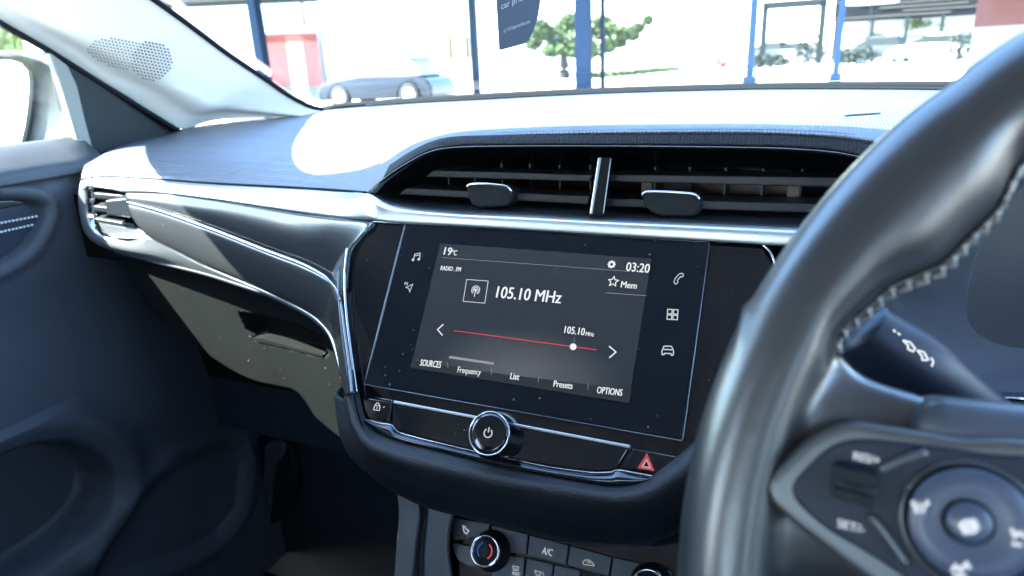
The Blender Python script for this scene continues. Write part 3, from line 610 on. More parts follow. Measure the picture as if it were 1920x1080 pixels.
def addblock(prof_top, prof_bot, w0, w1, n=30, seg=20):   # rounded spoke between two (u,v) curves
    T = byindex([V((a, b, 0)) for a, b in prof_top], n); B = byindex([V((a, b, 0)) for a, b in prof_bot], n); k = len(T); base = len(bm.verts); vv = []
    for i in range(k):
        c = (T[i]+B[i])/2; h = (T[i]-B[i])/2
        for j in range(seg):
            ph = 2*math.pi*j/seg; cc, ss = math.cos(ph), math.sin(ph)
            cc = math.copysign(abs(cc)**.6, cc); ss = math.copysign(abs(ss)**.75, ss)
            t = i/(k-1); wm = (w0[0]*(1-t)+w0[1]*t); wh = (w1[0]*(1-t)+w1[1]*t)
            p = c+h*cc; vv.append(bm.verts.new(wp(p.x, p.y, wm+wh*ss)))
    for i in range(k-1):
        for j in range(seg): bm.faces.new((vv[i*seg+j], vv[i*seg+(j+1) % seg], vv[(i+1)*seg+(j+1) % seg], vv[(i+1)*seg+j]))
    bm.faces.new(vv[:seg]); bm.faces.new(vv[-seg:])
for sgn in (1, -1):
    addblock([(-.172*sgn, .068), (-.159*sgn, .065), (-.148*sgn, .059), (-.138*sgn, .0505), (-.122*sgn, .047)], [(-.172*sgn, -.020), (-.158*sgn, -.018), (-.149*sgn, -.012), (-.138*sgn, -.010), (-.124*sgn, -.014)], (-.001, -.002), (.013, .009), 8)
addblock([(-.018, -.172), (-.018, -.15), (-.020, -.11), (-.03, -.08)], [(.018, -.172), (.018, -.15), (.020, -.11), (.03, -.08)], (-.002, -.006), (.010, .010), 8)
bmesh.ops.recalc_face_normals(bm, faces=bm.faces); me = bpy.data.meshes.new('m'); bm.to_mesh(me); bm.free()
rim = link('rim', me, M_leather, sw, 'smooth dark leather rim blending into the spokes')
md = rim.modifiers.new('join', 'REMESH'); md.mode = 'VOXEL'; md.voxel_size = .0013; md.use_smooth_shade = True
md = rim.modifiers.new('soft', 'SMOOTH'); md.factor = .5; md.iterations = 22
# stitching round the inside of the rim
def stitches(a0, a1, step, rr, wo):
    paths = []; a = a0
    while a < a1:
        t0, t1 = math.radians(a), math.radians(a+step*.85); g = rin_at(a)
        r0 = rr-g; paths.append([wp(*ringpt(t0, r0), wo+.0010), wp(*ringpt((t0+t1)/2, r0-.0014), wo), wp(*ringpt(t1, r0), wo-.0012)]); a += step
    return paths
link('stitching', tube(stitches(20, 160, 1.5, .1500, .0035), .00085, 6), M_stitch, sw)
link('stitching', tube(stitches(184, 262, 1.7, .1498, .0035), .0011, 6), M_stitch, sw)
link('seam_cord', tube([[wp(*ringpt(math.radians(20+i*2), .1502-rin_at(20+i*2)), .0030) for i in range(71)]], .0012, 6), M_leather, sw)
# airbag cover
def wpoly(l, o): return [wp(u, v, o) for u, v in l]
hubO = [(-.1285,.0455),(-.12,.0475),(-.08,.049),(0,.050),(.08,.049),(.12,.0475),(.1285,.0455),(.126,.02),(.118,-.015),(.09,-.05),(.05,-.072),(0,-.078),(-.05,-.072),(-.09,-.05),(-.118,-.015),(-.126,.02)]
hub = link('airbag_cover', poly(wpoly(hubO, .0120), .030, WN), M_hub, sw, smooth=True); md = hub.modifiers.new('b', 'BEVEL'); md.width = .013; md.segments = 6; md.limit_method = 'ANGLE'; md.angle_limit = 1.0
# left thumb pad
padpx = [(1437,920),(1444,895),(1475,860),(1520,820),(1560,800),(1600,790),(1660,800),(1740,812),(1800,822),(1960,840),(2000,1000),(1980,1160),(1820,1200),(1700,1150),(1640,1100),(1560,1040),(1490,985),(1447,945)]
def Wp(l, o): return [W(x, y, o) for x, y in l]
pr = link('thumb_pad', poly(resample(Wp(padpx, .0158), 60, closed=True), .020, WN), M_padring, sw, 'left thumb pad with rocker and round dial', smooth=False); bevel(pr, .0025, 4)
inpx = [(1483,915),(1492,898),(1540,850),(1575,829),(1620,822),(1700,829),(1760,836),(1850,850),(1960,870),(1980,1000),(1950,1150),(1800,1160),(1740,1120),(1690,1080),(1620,1035),(1560,1000),(1510,960),(1487,932)]
ip = link('pad_face', poly(resample(Wp(inpx, .0166), 60, closed=True), .004, WN), M_pad, pr, smooth=False); bevel(ip, .001, 2)
rk = link('rocker_switch', poly(resample(Wp([(1563,885),(1570,876),(1640,893),(1648,905),(1642,948),(1632,954),(1568,934),(1560,924)], .0225), 40, closed=True), .008, WN), M_blk, pr, smooth=False); bevel(rk, .0016, 4)
link('rocker_ridge', tube([[W(1566,906,.0228), W(1644,926,.0228)]], .0011, 8), M_blk, pr)
for a, b in (((1652,882),(1738,848)), ((1634,968),(1700,1060))): link('pad_rib', tube([resample([W(*a, .0178), W((a[0]+b[0])/2, (a[1]+b[1])/2-3, .0180), W(*b, .0178)], 12)], .0010, 8), M_padring, pr)
dc = W(1820, 984, .0185); dr = (W(1698, 980, .0185)-dc).length
link('dial_recess', lathe(dc-WN*.003, WN, [(dr*1.10, -.001), (dr*1.09, .0022), (dr*1.02, .0026), (dr*1.0, .0008), (dr*.9, .0006)], 72), M_padring, pr)
link('dial_gap', lathe(dc-WN*.0022, WN, [(dr*1.045, 0), (dr*1.045, .0022), (dr*.96, .0023)], 72), M_void, pr)
dl = link('dial', lathe(dc, WN, [(dr*.97, -.003), (dr*.965, .0012), (dr*.93, .0022), (dr*.6, .0014), (dr*.40, .0008), (.0004, .0008)], 72), M_dial, pr, 'round four way thumb dial')
bc = W(1817, 980, .0205); br = (W(1770, 978, .0205)-bc).length
link('dial_gap', lathe(bc-WN*.001, WN, [(br*1.06, -.001), (br*1.06, .0006), (br*.9, .0007)], 40), M_void, dl)
link('dial_button', lathe(bc-WN*.0005, WN, [(br*.93, -.001), (br*.93, .0008), (br*.8, .0016), (.0003, .0010)], 40), M_dial, dl)
M_wprint_glow = emis('wheel_print_glow', (.75, .84, .95), 1.1)  # wheel and stalk print made to glow so the symbols stay visible
def WTx(s, a, b, cap, par): P0, P1 = W(*a, .0174), W(*b, .0174); text('text', s, P0, P1, (W(a[0], a[1]-cap, .0174)-P0).length, WU, WN, M_wprint_glow, par, lift=.0003, bold=.03)
WTx('RES/+', (1600,861), (1648,871), 15, pr); WTx('SET/-', (1570,987), (1620,1000), 15, pr)
def WS(l, wd, o=.0215): link('icon', strokes([Wp(x, o) for x in l], wd, None, WN, lift=.0004), M_wprint_glow, dl, smooth=False)
WS([[(1709,940),(1718,960),(1726,942)], [(1728,962),(1738,940),(1742,946)], [(1716,950),(1712,938)]], .0006)
WS([[(1800,984),(1808,978),(1826,976),(1832,986),(1826,996),(1808,998),(1800,984)], [(1806,990),(1826,984)]], .0009, .0225)
WS([[(1896,990),(1902,1005),(1912,998),(1925,1010)], [(1896,1018),(1915,1022)]], .0008); WS([[(1784,1070),(1792,1060),(1800,1070),(1812,1056),(1818,1066)], [(1786,1078),(1812,1080)]], .0008)
# ================================================================== INDICATOR STALK
P = [aY(1606,611,-.088), aY(1640,640,-.088), aY(1690,676,-.086), aY(1745,714,-.083), aY(1800,752,-.078), aY(1860,800,-.07)]
stk = tag(link('indicator_stalk', tube([resample(P, 40)], [.0125*min(1, (i+.6)/1.6) + .0028*math.exp(-((i-14)/9)**2) for i in range(40)], 28), M_pad, None), 'black indicator stalk with printed white turn arrows behind the steering wheel', 'stalk')
ax = (P[1]-P[0]).normalized()
for t in (.004, .011): link('stalk_groove', lathe(P[0]+ax*t, ax, [(.0100, -.0004), (.01290, -.0003), (.01290, .0003), (.0100, .0004)], 32), M_void, stk)
bvs = BVHTree.FromPolygons([v.co for v in stk.data.vertices], [tuple(p.vertices) for p in stk.data.polygons])
def onstalk(l):
    out = []
    for (x0, y0), (x1, y1) in zip(l, l[1:]):
        for k in range(4):
            h = bvs.ray_cast(CAM, ray(x0+(x1-x0)*k/4, y0+(y1-y0)*k/4).normalized())
            if h[0] is not None: out.append(h[0]+(CAM-h[0]).normalized()*.0004)
    h = bvs.ray_cast(CAM, ray(*l[-1]).normalized())
    if h[0] is not None: out.append(h[0]+(CAM-h[0]).normalized()*.0004)
    return out
SY = [[(1697,631),(1711,635),(1720,647),(1716,652),(1706,647),(1707,641),(1697,631)], [(1724,650),(1736,653),(1745,668),(1733,668),(1733,661),(1724,650)], [(1750,664),(1754,671),(1751,680)], [(1679,611),(1683,616)], [(1687,617),(1692,621)]]
SY = [[(x-4, y+7) for x, y in l] for l in SY]
SY = [q_ for q_ in (onstalk(l) for l in SY) if len(q_) > 1]
link('turn_symbol', tube(SY, .00042, 6), M_wprint_glow, stk)
# ================================================================== CAR BODY: windscreen, pillars, roof, floor, rear
car = empty('car_cabin', (0, -.4, -.62), 'car cabin shell with raked windscreen, pale grey pillar trim and dark carpet', 'car body')
bot = c4[8:]                                                       # foot of the windscreen, left to right
botm = [V((-p.x, p.y, p.z)) for p in bot if p.x < -.05]
base = [p.copy() for p in c4[8:17]]
HZ, HY = .430, -.060
PX = -.567
pe = [aX(x, y, PX) for x, y in ((606,206),(580,199),(540,178),(500,150),(430,103),(370,58),(290,0))]   # inner edge of the left pillar
pe += [V((PX-.002, .12, .316)), V((PX-.004, .05, .358)), V((PX-.003, -.01, .395)), V((PX+.002, -.045, .418)), V((-.545, -.062, .427)), V((-.51, HY-.008, HZ+.001)), V((-.45, HY-.02, HZ+.004))]
L_edge = resample(pe, 40)
def ss(a, b, t): q = max(0, min(1, (t-a)/(b-a))); return q*q*(3-2*q)
def mirx(l): return [V((-p.x, p.y, p.z)) for p in l]
header = resample([pe[-1], V((-.2, HY-.045, HZ+.014)), V((0, HY-.06, HZ+.018)), V((.2, HY-.045, HZ+.014)), mirx([pe[-1]])[0]], 30)
baseall = resample([pe[0]]+[p for p in c4[9:15] if p.x < 0]+[V((0, c4[13].y, c4[13].z))]+mirx([p for p in c4[9:15] if p.x < 0][::-1])+mirx([pe[0]]), 40)
# windscreen = sheet between its left and right edges
RE = mirx(L_edge); rows = []
for i in range(40):
    a, b = L_edge[i], RE[i]; t = i/39; r = []
    mid = baseall[20].lerp(header[15], min(1, max(0, (a.y-pe[0].y)/(pe[-1].y-pe[0].y))))
    for j in range(41):
        s = j/40; p = a.lerp(b, s); k = 1-(2*s-1)**2
        p = V((p.x, p.y+(mid.y-a.y)*k, p.z+(mid.z-a.z)*k)); r.append(p)
    rows.append(r)
vs_ = [p for r in rows for p in r]; fs = [(i*41+j, i*41+j+1, (i+1)*41+j+1, (i+1)*41+j) for i in range(39) for j in range(40)]
OUT = V((0, .004, .006))
ws = link('windscreen', mesh('m', [v+OUT for v in vs_], fs), M_glasst, car); solid(ws, .004)
frit = L_edge+[]; o = link('windscreen_seal', tube([L_edge], .0036, 8), M_void, car)
link('windscreen_seal', tube([RE], .0042, 8), M_void, car)
link('windscreen_seal', tube([resample([pe[0]]+[p+V((0, .003, .003)) for p in rows[0][1:]], 60)], .0055, 8), M_void, car)
cowl = loft([[p+V((0, .012, -.004)) for p in rows[0]], [p+V((0, .10, -.012)) for p in rows[0]], [p+V((0, .13, -.05)) for p in rows[0]]], 50, 4); o = link('cowl_grille', facecam(cowl), mat('cowl_plastic', (.03, .03, .03), .7), car); solid(o, .003)
bon = loft([[p+V((0, .125, -.03)) for p in rows[0]], [V((p.x*1.1, p.y+.45, p.z-.12)) for p in rows[0]], [V((p.x*1.05, p.y+.9, p.z-.30)) for p in rows[0]]], 50, 6); o = link('bonnet', facecam(bon), M_body, car); solid(o, .003)
# pillar trim: from the windscreen edge down to the door frame
po = [aX(336,243,-.685), aX(250,192,-.695), aX(178,149,-.70), aX(98,98,-.70), aX(0,41,-.695), V((-.690, .08, .270)), V((-.675, .0, .325)), V((-.650, -.10, .385)), V((-.63, -.2, .415))]
po0 = [aY(470,225,.40), aY(420,229,.375)]
def mk_pillar(sg):
    E1 = resample([aY(606,207,.52)]+pe[1:], 44)
    E3 = resample([aY(549,219,.475), aY(440,227,.415), aY(380,234,.38)]+po, 44)
    E2 = [a.lerp(b, .62)+V((.012, -.006, -.002)) for a, b in zip(E1, E3)]
    E15 = [a.lerp(b, .3)+V((.008, -.003, .0)) for a, b in zip(E1, E3)]
    n = len(E3)
    E25 = [a.lerp(b, .80)+V((-.002+.003*math.sin(i/n*9), -.001, 0)) for i, (a, b) in enumerate(zip(E1, E3))]
    C = [E1, E15, E2, E25, E3]
    if sg > 0: C = [mirx(c) for c in C]
    me = loft(C, 110, 16)
    CR = [(-400,-300),(0,8),(60,42),(110,72),(150,98),(185,128),(215,147),(255,158),(300,164),(345,161),(372,170),(392,188),(420,196),(520,205),(620,210)]
    for v in me.vertices:
        p = v.co.copy()
        if sg > 0: p.x = -p.x
        q_ = p-CAM; dz_ = q_.dot(FW)
        if dz_ < .02: continue
        x = 960+FOC*q_.dot(RT)/dz_; y = 540-FOC*q_.dot(UP)/dz_; yl = CR[-1][1]
        for a, b in zip(CR, CR[1:]):
            if a[0] <= x <= b[0]: yl = a[1]+(b[1]-a[1])*(x-a[0])/(b[0]-a[0])
        s1 = ss(-6, 20, y-yl); s2 = 1-ss(420, 560, x); n_ = V((.55, -.55, .62))
        if sg > 0: n_.x = -n_.x
        v.co += n_.normalized()*(.0075*s1*s2*(1-.6*ss(20, 70, y-yl)))
    me.update(); return me
for sg in (-1, 1):
    A_ = [p+V((.016, .010, .012)) for p in po]; B_ = [p+(p-CAM)*.10 for p in po]
    if sg > 0: A_, B_ = mirx(A_), mirx(B_)
    o = link('pillar_gap_sheet', facecam(loft([A_, B_], 6, 2, index=True)), M_void, car); solid(o, .006)  # hidden sheet added behind the trim to stop sun leaking past the pillar
pt = link('pillar_trim', facecam(mk_pillar(-1)), M_pale, car, 'pale grey pillar trim with a perforated tweeter grille'); solid(pt, .004)
bpy.context.view_layer.update()
from mathutils.bvhtree import BVHTree
bv = BVHTree.FromPolygons([v.co for v in pt.data.vertices], [tuple(p.vertices) for p in pt.data.polygons])
def hit(x, y):
    h = bv.ray_cast(CAM, ray(x, y).normalized()); return (h[0], h[1]) if h[0] is not None else (None, None)
bm = bmesh.new()
for i in range(-20, 12):
    for j in range(-12, 12):
        x = 284+i*6.6+j*1.8; y = 115+j*6.1+i*1.3
        if ((x-285)/38)**2+((y-114)/38)**2 < 1: rr_ = .0014
        elif ((x-232+(y-100)*.5)/74)**2+((y-100-(x-232)*.22)/29)**2 < 1: rr_ = .00105
        else: continue
        p, n = hit(x, y)
        if p is None: continue
        if n.dot(CAM-p) < 0: n = -n
        e = n.cross(V((0, 0, 1))).normalized(); f = n.cross(e)
        bm.faces.new([bm.verts.new(p+n*.0005+e*rr_*math.cos(a*math.pi/3)+f*rr_*math.sin(a*math.pi/3)) for a in range(6)])
me = bpy.data.meshes.new('m'); bm.to_mesh(me); bm.free(); gr = link('speaker_grille', me, M_void, pt, smooth=False); solid(gr, .0004)
o = link('pillar_trim', facecam(mk_pillar(1)), M_pale, car); solid(o, .004)
# roof, header, rails, rear and floor
roofr = [[V((x, y, z0+.02*(1-(x/.6)**2)*(1 if y < -.2 else .5))) for x in [-.64+.064*i for i in range(21)]] for y, z0 in ((HY-.03, .450), (-.35, .475), (-.9, .48), (-1.5, .45), (-1.9, .40))]
o = link('roof_lining', facecam(loft(roofr, 40, 6)), M_headl, car); solid(o, .02, 1)
for b_ in ((-.665, -.60, -1.9, -.12, .408, .46), (.60, .665, -1.9, -.12, .408, .46)): link('roof_rail', boxes([b_]), M_headl, car, smooth=False)
for b_ in ((-.70, -.60, -.80, -.30, -.65, .43), (.60, .70, -.86, -.60, -.65, .43), (-.70, -.60, -1.9, -1.5, -.65, .43), (.60, .70, -1.9, -1.5, -.65, .43)): link('door_pillar', boxes([b_]), M_pale, car, smooth=False)  # front left one widened forward, unseen, to keep sun off the console
for b_ in ((-.74, -.70, -1.9, -.86, -.65, .05), (.70, .74, -1.9, -.86, -.65, .05), (-.70, .70, -1.95, -1.9, -.65, .12), (-.74, -.70, -1.9, -1.3, .05, .43), (.70, .74, -1.9, -1.3, .05, .43)): link('rear_quarter', boxes([b_]), M_soft, car, smooth=False)
o = link('floor_carpet', boxes([(-.74, .74, -1.9, .55, -.70, -.68)]), M_carpet, car, smooth=False)
for b_ in ((-.73, -.70, .20, .56, -.69, .06), (.70, .73, .20, .56, -.69, .06)): link('cowl_side', boxes([b_]), M_carpet, car, smooth=False)
o = link('bulkhead', boxes([(-.74, .74, .50, .52, -.68, .05)]), M_carpet, car, smooth=False)
for b_ in ((-.80, -.74, .22, 1.3, -.6, .0), (.74, .80, .22, 1.3, -.6, .0)): link('outer_wing', boxes([b_]), M_body, car, smooth=False)
def seat(x, lab):
    e = empty('front_seat', (x, -.8, -.68), lab, 'car seat', 'front seats')
    for nm, b_ in (('seat_base', (x-.23, x+.23, -1.05, -.45, -.66, -.42)), ('cushion', (x-.25, x+.25, -1.0, -.42, -.42, -.27))):
        o = link(nm, boxes([b_]), M_seat, e, smooth=False); bevel(o, .04, 4)
    bb = [V((x-.25, -.92, -.28)), V((x+.25, -.92, -.28)), V((x+.20, -1.05, .17)), V((x-.20, -1.05, .17))]; o = link('backrest', poly(bb, .12, V((0, 1, .25))), M_seat, e, smooth=False); bevel(o, .045, 4)
    o = link('headrest', boxes([(x-.13, x+.13, -1.12, -1.02, .21, .39)]), M_seat, e, smooth=False); bevel(o, .04, 4)
    link('headrest_post', tube([[V((x-.06, -1.07, .15)), V((x-.06, -1.07, .24))]], .006), M_chrome, e); link('headrest_post', tube([[V((x+.06, -1.07, .15)), V((x+.06, -1.07, .24))]], .006), M_chrome, e)
M_seat = mat('seat_cloth', (.02, .021, .024), .9, spec=.1, bump=('noise', 700, .5, .001))
seat(-.36, 'dark cloth passenger seat behind the camera on the left'); seat(.36, 'dark cloth driver seat behind the steering wheel')
# ================================================================== PASSENGER DOOR
dr_ = empty('passenger_door', (-.68, -.3, -.62), 'closed grey passenger door with dark pocket, speaker pod and exterior mirror', 'car door')
def DXp(y, z):                                                     # how far the inner face stands in from x=-.66
    s = lambda a, b, t: (lambda q: q*q*(3-2*q))(max(0, min(1, (t-a)/(b-a))))
    d = .0
    d += .012*s(.075, .03, z)                                        # roll under the sill
    d += .045*s(-.07, -.27, z)                                       # lower half stands proud
    return d
def ed(y, z):                                                      # front edge of the panel
    pts = [(.08, .19), (.05, .175), (-.06, .195), (-.20, .256), (-.325, .36), (-.7, .36)]
    for a, b in zip(pts, pts[1:]):
        if a[0] >= z >= b[0]: return a[1]+(b[1]-a[1])*(a[0]-z)/(a[0]-b[0])
    return .19
XD = -.66
def PD(l, X): return [(p.y, p.z) for p in (aX(x, y, X) for x, y in l)]
pocket = PD([(-260,930),(-120,872),(0,850),(60,828),(120,821),(160,834),(192,862),(205,890),(203,925),(185,965),(150,1005),(100,1045),(20,1100),(-100,1180),(-300,1250)], -.615)
spk = PD([(172,1075),(178,1040),(195,1000),(250,930),(320,870),(400,837),(438,838),(447,870),(440,950),(400,1002),(330,1040),(250,1068),(200,1085)], -.615)
arm = PD([(-200,372),(-60,368),(0,369),(40,370),(66,376),(80,387),(82,400),(70,432),(50,462),(25,482),(0,496),(-60,520),(-200,560)], -.652)
def sd(P, x, y):
    d = 1e9; j = len(P)-1
    for i in range(len(P)):
        ax_, ay = P[j]; bx, by = P[i]; vx, vy = bx-ax_, by-ay; t = max(0, min(1, ((x-ax_)*vx+(y-ay)*vy)/(vx*vx+vy*vy+1e-12))); d = min(d, math.hypot(x-ax_-vx*t, y-ay-vy*t)); j = i
    return -d if inpoly(x, y, P) else d
def ss(a, b, t): q = max(0, min(1, (t-a)/(b-a))); return q*q*(3-2*q)
nz, ny = 190, 190; vs_ = []
for j in range(nz+1):
    z = .078-.70*j/nz; e = ed(0, z)
    for i in range(ny+1):
        y = e-(e+.45)*(i/ny); d = DXp(y, z)
        if z < -.2 and y > -.5:
            a = sd(pocket, y, z); d -= .055*ss(.002, -.014, a); d += .010*math.exp(-((a-.022)/.018)**2)
            b = sd(spk, y, z); d -= .007*ss(.001, -.004, b); d += .006*math.exp(-((b-.016)/.012)**2)
        elif z > -.12:
            a = sd(arm, y, z); d -= .016*ss(.001, -.006, a); d += .0035*math.exp(-((a-.010)/.006)**2)
        if z > .068: d -= (z-.068)*1.2
        vs_.append(V((XD+d, y, z)))
fs = [(j*(ny+1)+i, j*(ny+1)+i+1, (j+1)*(ny+1)+i+1, (j+1)*(ny+1)+i) for j in range(nz) for i in range(ny)]
dpan = link('door_panel', facecam(mesh('m', vs_, fs)), M_door, dr_); solid(dpan, .006)
link('door_rear_panel', boxes([(-.72, -.655, -1.0, -.44, -.62, .075)]), M_door, dr_, smooth=False)
o = link('door_skin', boxes([(-.745, -.735, -1.0, .36, -.62, .065)]), M_body, dr_, smooth=False)
ins = [V((XD+.002, y, z)) for y, z in PD([(-200,402),(0,394),(50,383),(76,386),(79,399),(66,431),(46,461),(22,479),(0,492),(-60,516),(-200,552)], -.652)]
ar = link('armrest_insert', poly(ins, .01, V((1, 0, 0))), M_doorinset, dr_, smooth=False); bevel(ar, .002, 3)
o = link('door_pull', poly([V((XD+.004, y, z)) for y, z in PD([(-200,384),(0,377),(30,376),(58,380),(40,385),(0,392),(-200,400)], -.652)], .006, V((1, 0, .3))), M_glossgrey, dr_, smooth=False); bevel(o, .0015, 3)
def dst(a, b, n):
    out = []
    for i in range(n):
        t0, t1 = i/n, (i+.5)/n; out.append([V((XD+.0052, *PD([(a[0]+(b[0]-a[0])*t, a[1]+(b[1]-a[1])*t)], -.652)[0])) for t in (t0, t1)])
    return out
link('stitching', tube(dst((-140,445),(76,405),30)+dst((-140,468),(68,421),29), .0013, 6), M_thread, ar)
pkd = poly([V((-.675, y, z)) for y, z in PD([(-300,900),(0,835),(120,810),(215,860),(215,930),(150,1020),(20,1120),(-300,1300)], -.615)], .004, V((1, 0, 0))); link('pocket_liner', pkd, M_doorinset, dr_, smooth=False)
sx = -.6155
g = link('speaker_cover', poly([V((sx, y, z)) for y, z in PD([(186,1068),(190,1040),(205,1004),(256,940),(325,880),(398,847),(430,848),(437,872),(430,946),(394,994),(326,1032),(250,1060)], -.615)], .004, V((1, 0, 0))), M_doorinset, dr_, smooth=False); bevel(g, .0015, 3)
link('cover_ridge', tube([[V((sx+.0005, *PD([p], -.615)[0])) for p in l] for l in ([(205,1030),(300,985),(400,938),(412,934)], [(412,934),(395,960),(330,1005),(245,1056)])], .0016, 6), M_doorinset, g)
o = link('window_sill', facecam(loft([[V((XD+dx, y, zz)) for y in (.19, .12, 0, -.2, -.44, -.9)] for dx, zz in ((-.042, .090), (-.030, .0935), (-.014, .087), (.002, .0765), (.014, .066), (.0165, .054))], 30, 4)), M_door, dr_); solid(o, .003)
# mirror sail, quarter strip and glass
sail = [aX(x, y, -.682) for x, y in ((106,103),(200,160),(300,218),(352,252),(300,275),(178,308),(150,240),(128,170))]
o = link('mirror_sail', poly(sail, .012, V((1, 0, 0))), M_blk, dr_, smooth=False); bevel(o, .002, 2)
strip = [aX(x, y, -.676) for x, y in ((94,97),(128,122),(146,160),(160,220),(182,302),(155,296),(142,250),(118,170))]
o = link('window_channel', poly(strip, .012, V((1, 0, 0))), M_midgrey, dr_, smooth=False); bevel(o, .003, 3)
gl = [aX(130,262,-.690), aX(100,100,-.690), V((-.68, .06, .27)), V((-.66, -.05, .37)), V((-.64, -.15, .43)), V((-.64, -.74, .45)), V((-.70, -.74, .06)), V((-.70, .19, .06))]
bm = bmesh.new(); bm.faces.new([bm.verts.new(p) for p in gl]); me = bpy.data.meshes.new('m'); bm.to_mesh(me); bm.free(); o = link('window_glass', me, M_glassd, dr_, smooth=False); solid(o, .004)
wf = [aX(98,99,-.682), V((-.692, .08, .262)), V((-.672, -.02, .330)), V((-.645, -.12, .392)), V((-.635, -.74, .41))]
link('window_seal', tube([resample([aX(340,248,-.672), aX(200,163,-.682)]+wf, 50)], .0036, 8), M_void, dr_)
o = link('frame_gap_fill', facecam(loft([resample(po, 50), resample([aX(340,248,-.672), aX(200,163,-.682)]+wf[:-1]+[V((-.635, -.22, .405))], 50)], 50, 3)), M_void, dr_); solid(o, .004)  # band added to close the gap where sunlight slipped onto the dash
# exterior mirror: housing seen through the side glass
def mpx(l, Y): return [aY(x, y, Y) for x, y in l]
mh0 = mpx([(-95,120),(0,96),(40,99),(82,112),(108,128),(122,160),(140,220),(148,262),(140,290),(60,300),(-95,312)], .25)
bm = bmesh.new(); cen = sum(mh0, V())/len(mh0); secs = []
ctl = resample(mh0, 40, closed=True)
for k, (dy, sc_) in enumerate(((0, 1.0), (.035, 1.0), (.075, .93), (.105, .72), (.118, .35))):
    secs.append([cen.lerp(p, sc_)+V((-.01*dy/.1, dy, 0)) for p in ctl])
vv = [[bm.verts.new(p) for p in s] for s in secs]
for a, b in zip(vv, vv[1:]):
    for i in range(40): bm.faces.new((a[i], a[(i+1) % 40], b[(i+1) % 40], b[i]))
bm.faces.new(vv[-1]); inn = [bm.verts.new(cen.lerp(p, .93)+V((0, .0, 0))) for p in ctl]; inn2 = [bm.verts.new(cen.lerp(p, .90)+V((0, .010, 0))) for p in ctl]
for i in range(40): bm.faces.new((vv[0][i], vv[0][(i+1) % 40], inn[(i+1) % 40], inn[i])); bm.faces.new((inn[i], inn[(i+1) % 40], inn2[(i+1) % 40], inn2[i]))
bm.faces.new(inn2); bmesh.ops.recalc_face_normals(bm, faces=bm.faces); me = bpy.data.meshes.new('m'); bm.to_mesh(me); bm.free()
mh = link('mirror_housing', me, mat('mirror_grey_plastic', (.008, .011, .012), .5, spec=.3, bump=('noise', 200, .2, .001)), dr_, 'silver exterior mirror housing outside the passenger window')
mg = resample(mpx([(-90,130),(0,113),(33,117),(50,130),(54,155),(51,205),(43,250),(30,284),(-20,292),(-90,300)], .249), 50, closed=True); mgp = poly(mg, .006, V((0, -1, 0))); link('mirror_glass', mgp, mat('mirror_silvering', (.9, .9, .9), .02, metal=1), mh, smooth=False)
md_ = mpx([(92,112),(112,122),(124,150),(136,196),(137,214),(120,216),(108,208),(100,180),(94,140)], .246); o = link('mirror_trim', poly(md_, .01, V((0, -1, 0))), M_blk, mh, smooth=False); bevel(o, .003, 3)
arm_ = mpx([(100,255),(150,262),(160,300),(60,304),(90,290)], .25); o = link('mirror_arm', poly(arm_, .05, V((0, -1, 0))), M_blk, mh, smooth=False); bevel(o, .004, 3)
# driver's door, out of view on the right
dd = empty('driver_door', (.70, -.3, -.62), 'plain dark driver door on the far right beyond the steering wheel', 'car door')
link('door_panel', boxes([(.66, .72, -1.0, .30, -.62, .075)]), M_door, dd, smooth=False)
# kick panel beside the glovebox with the moulded grip
o = link('kick_panel', boxes([(-.69, -.10, .318, .325, -.68, -.28)]), M_soft, dash, smooth=False)
kp = lambda l, y: [aY(a, b, y) for a, b in l]
o = link('fuse_cover', poly(kp([(478,825),(492,815),(530,814),(545,828),(556,900),(553,935),(530,975),(510,984),(478,982)], .300), .014, V((0, -1, 0))), M_void, dash, smooth=False); bevel(o, .004, 3)
o = link('grip', poly(kp([(496,838),(505,828),(525,828),(533,840),(531,852),(516,870),(508,905),(505,960),(495,978),(480,972),(490,930),(494,880)], .294), .010, V((0, -1, 0))), M_door, dash, smooth=False); bevel(o, .003, 3)
# ================================================================== HANGING CARD
def cpx(l, y=.05): return [aY(a, b, y) for a, b in l]
card_n = V((.35, -1, 0)).normalized(); CO_ = aY(965, 50, .02)
def H(x, y): return aP(x, y, CO_, card_n)
cdp = [H(x, y) for x, y in ((936,94.5),(931,10),(928,-70),(1024,-100),(1020,-40),(1012,10),(1009,30),(1003,50),(997,66),(990,78),(983,82),(968,86),(950,91))]
card = link('hanging_card', poly(cdp, .0006, card_n), mat('card_navy', (.035, .065, .12), .6), None, smooth=False)
tag(card, 'dark blue price card with a cut corner hanging in front of the windscreen', 'card')
M_cprint = mat('card_print', (.38, .42, .46), .6); M_cgreen = mat('card_green', (.08, .22, .16), .6)
text('text', 'car price right', H(940,18), H(1016,-14), (H(940,18)-H(940,6)).length, V((0, 0, 1)), card_n, M_cprint, card, lift=.0004)
text('text', 'CarSupermarket.com', H(952,58), H(994,43), (H(952,58)-H(952,51)).length, V((0, 0, 1)), card_n, M_cprint, card, lift=.0004)
link('logo', strokes([[H(944,60), H(946,57), H(951,54)], [H(945,61), H(950,58)]], .0006, None, card_n, lift=.0004), M_cgreen, card, smooth=False)
link('cord', tube([[H(976,-85), V((.02, -.03, .40)), V((.02, -.08, .44))]], .0008, 6), M_stitch, card)
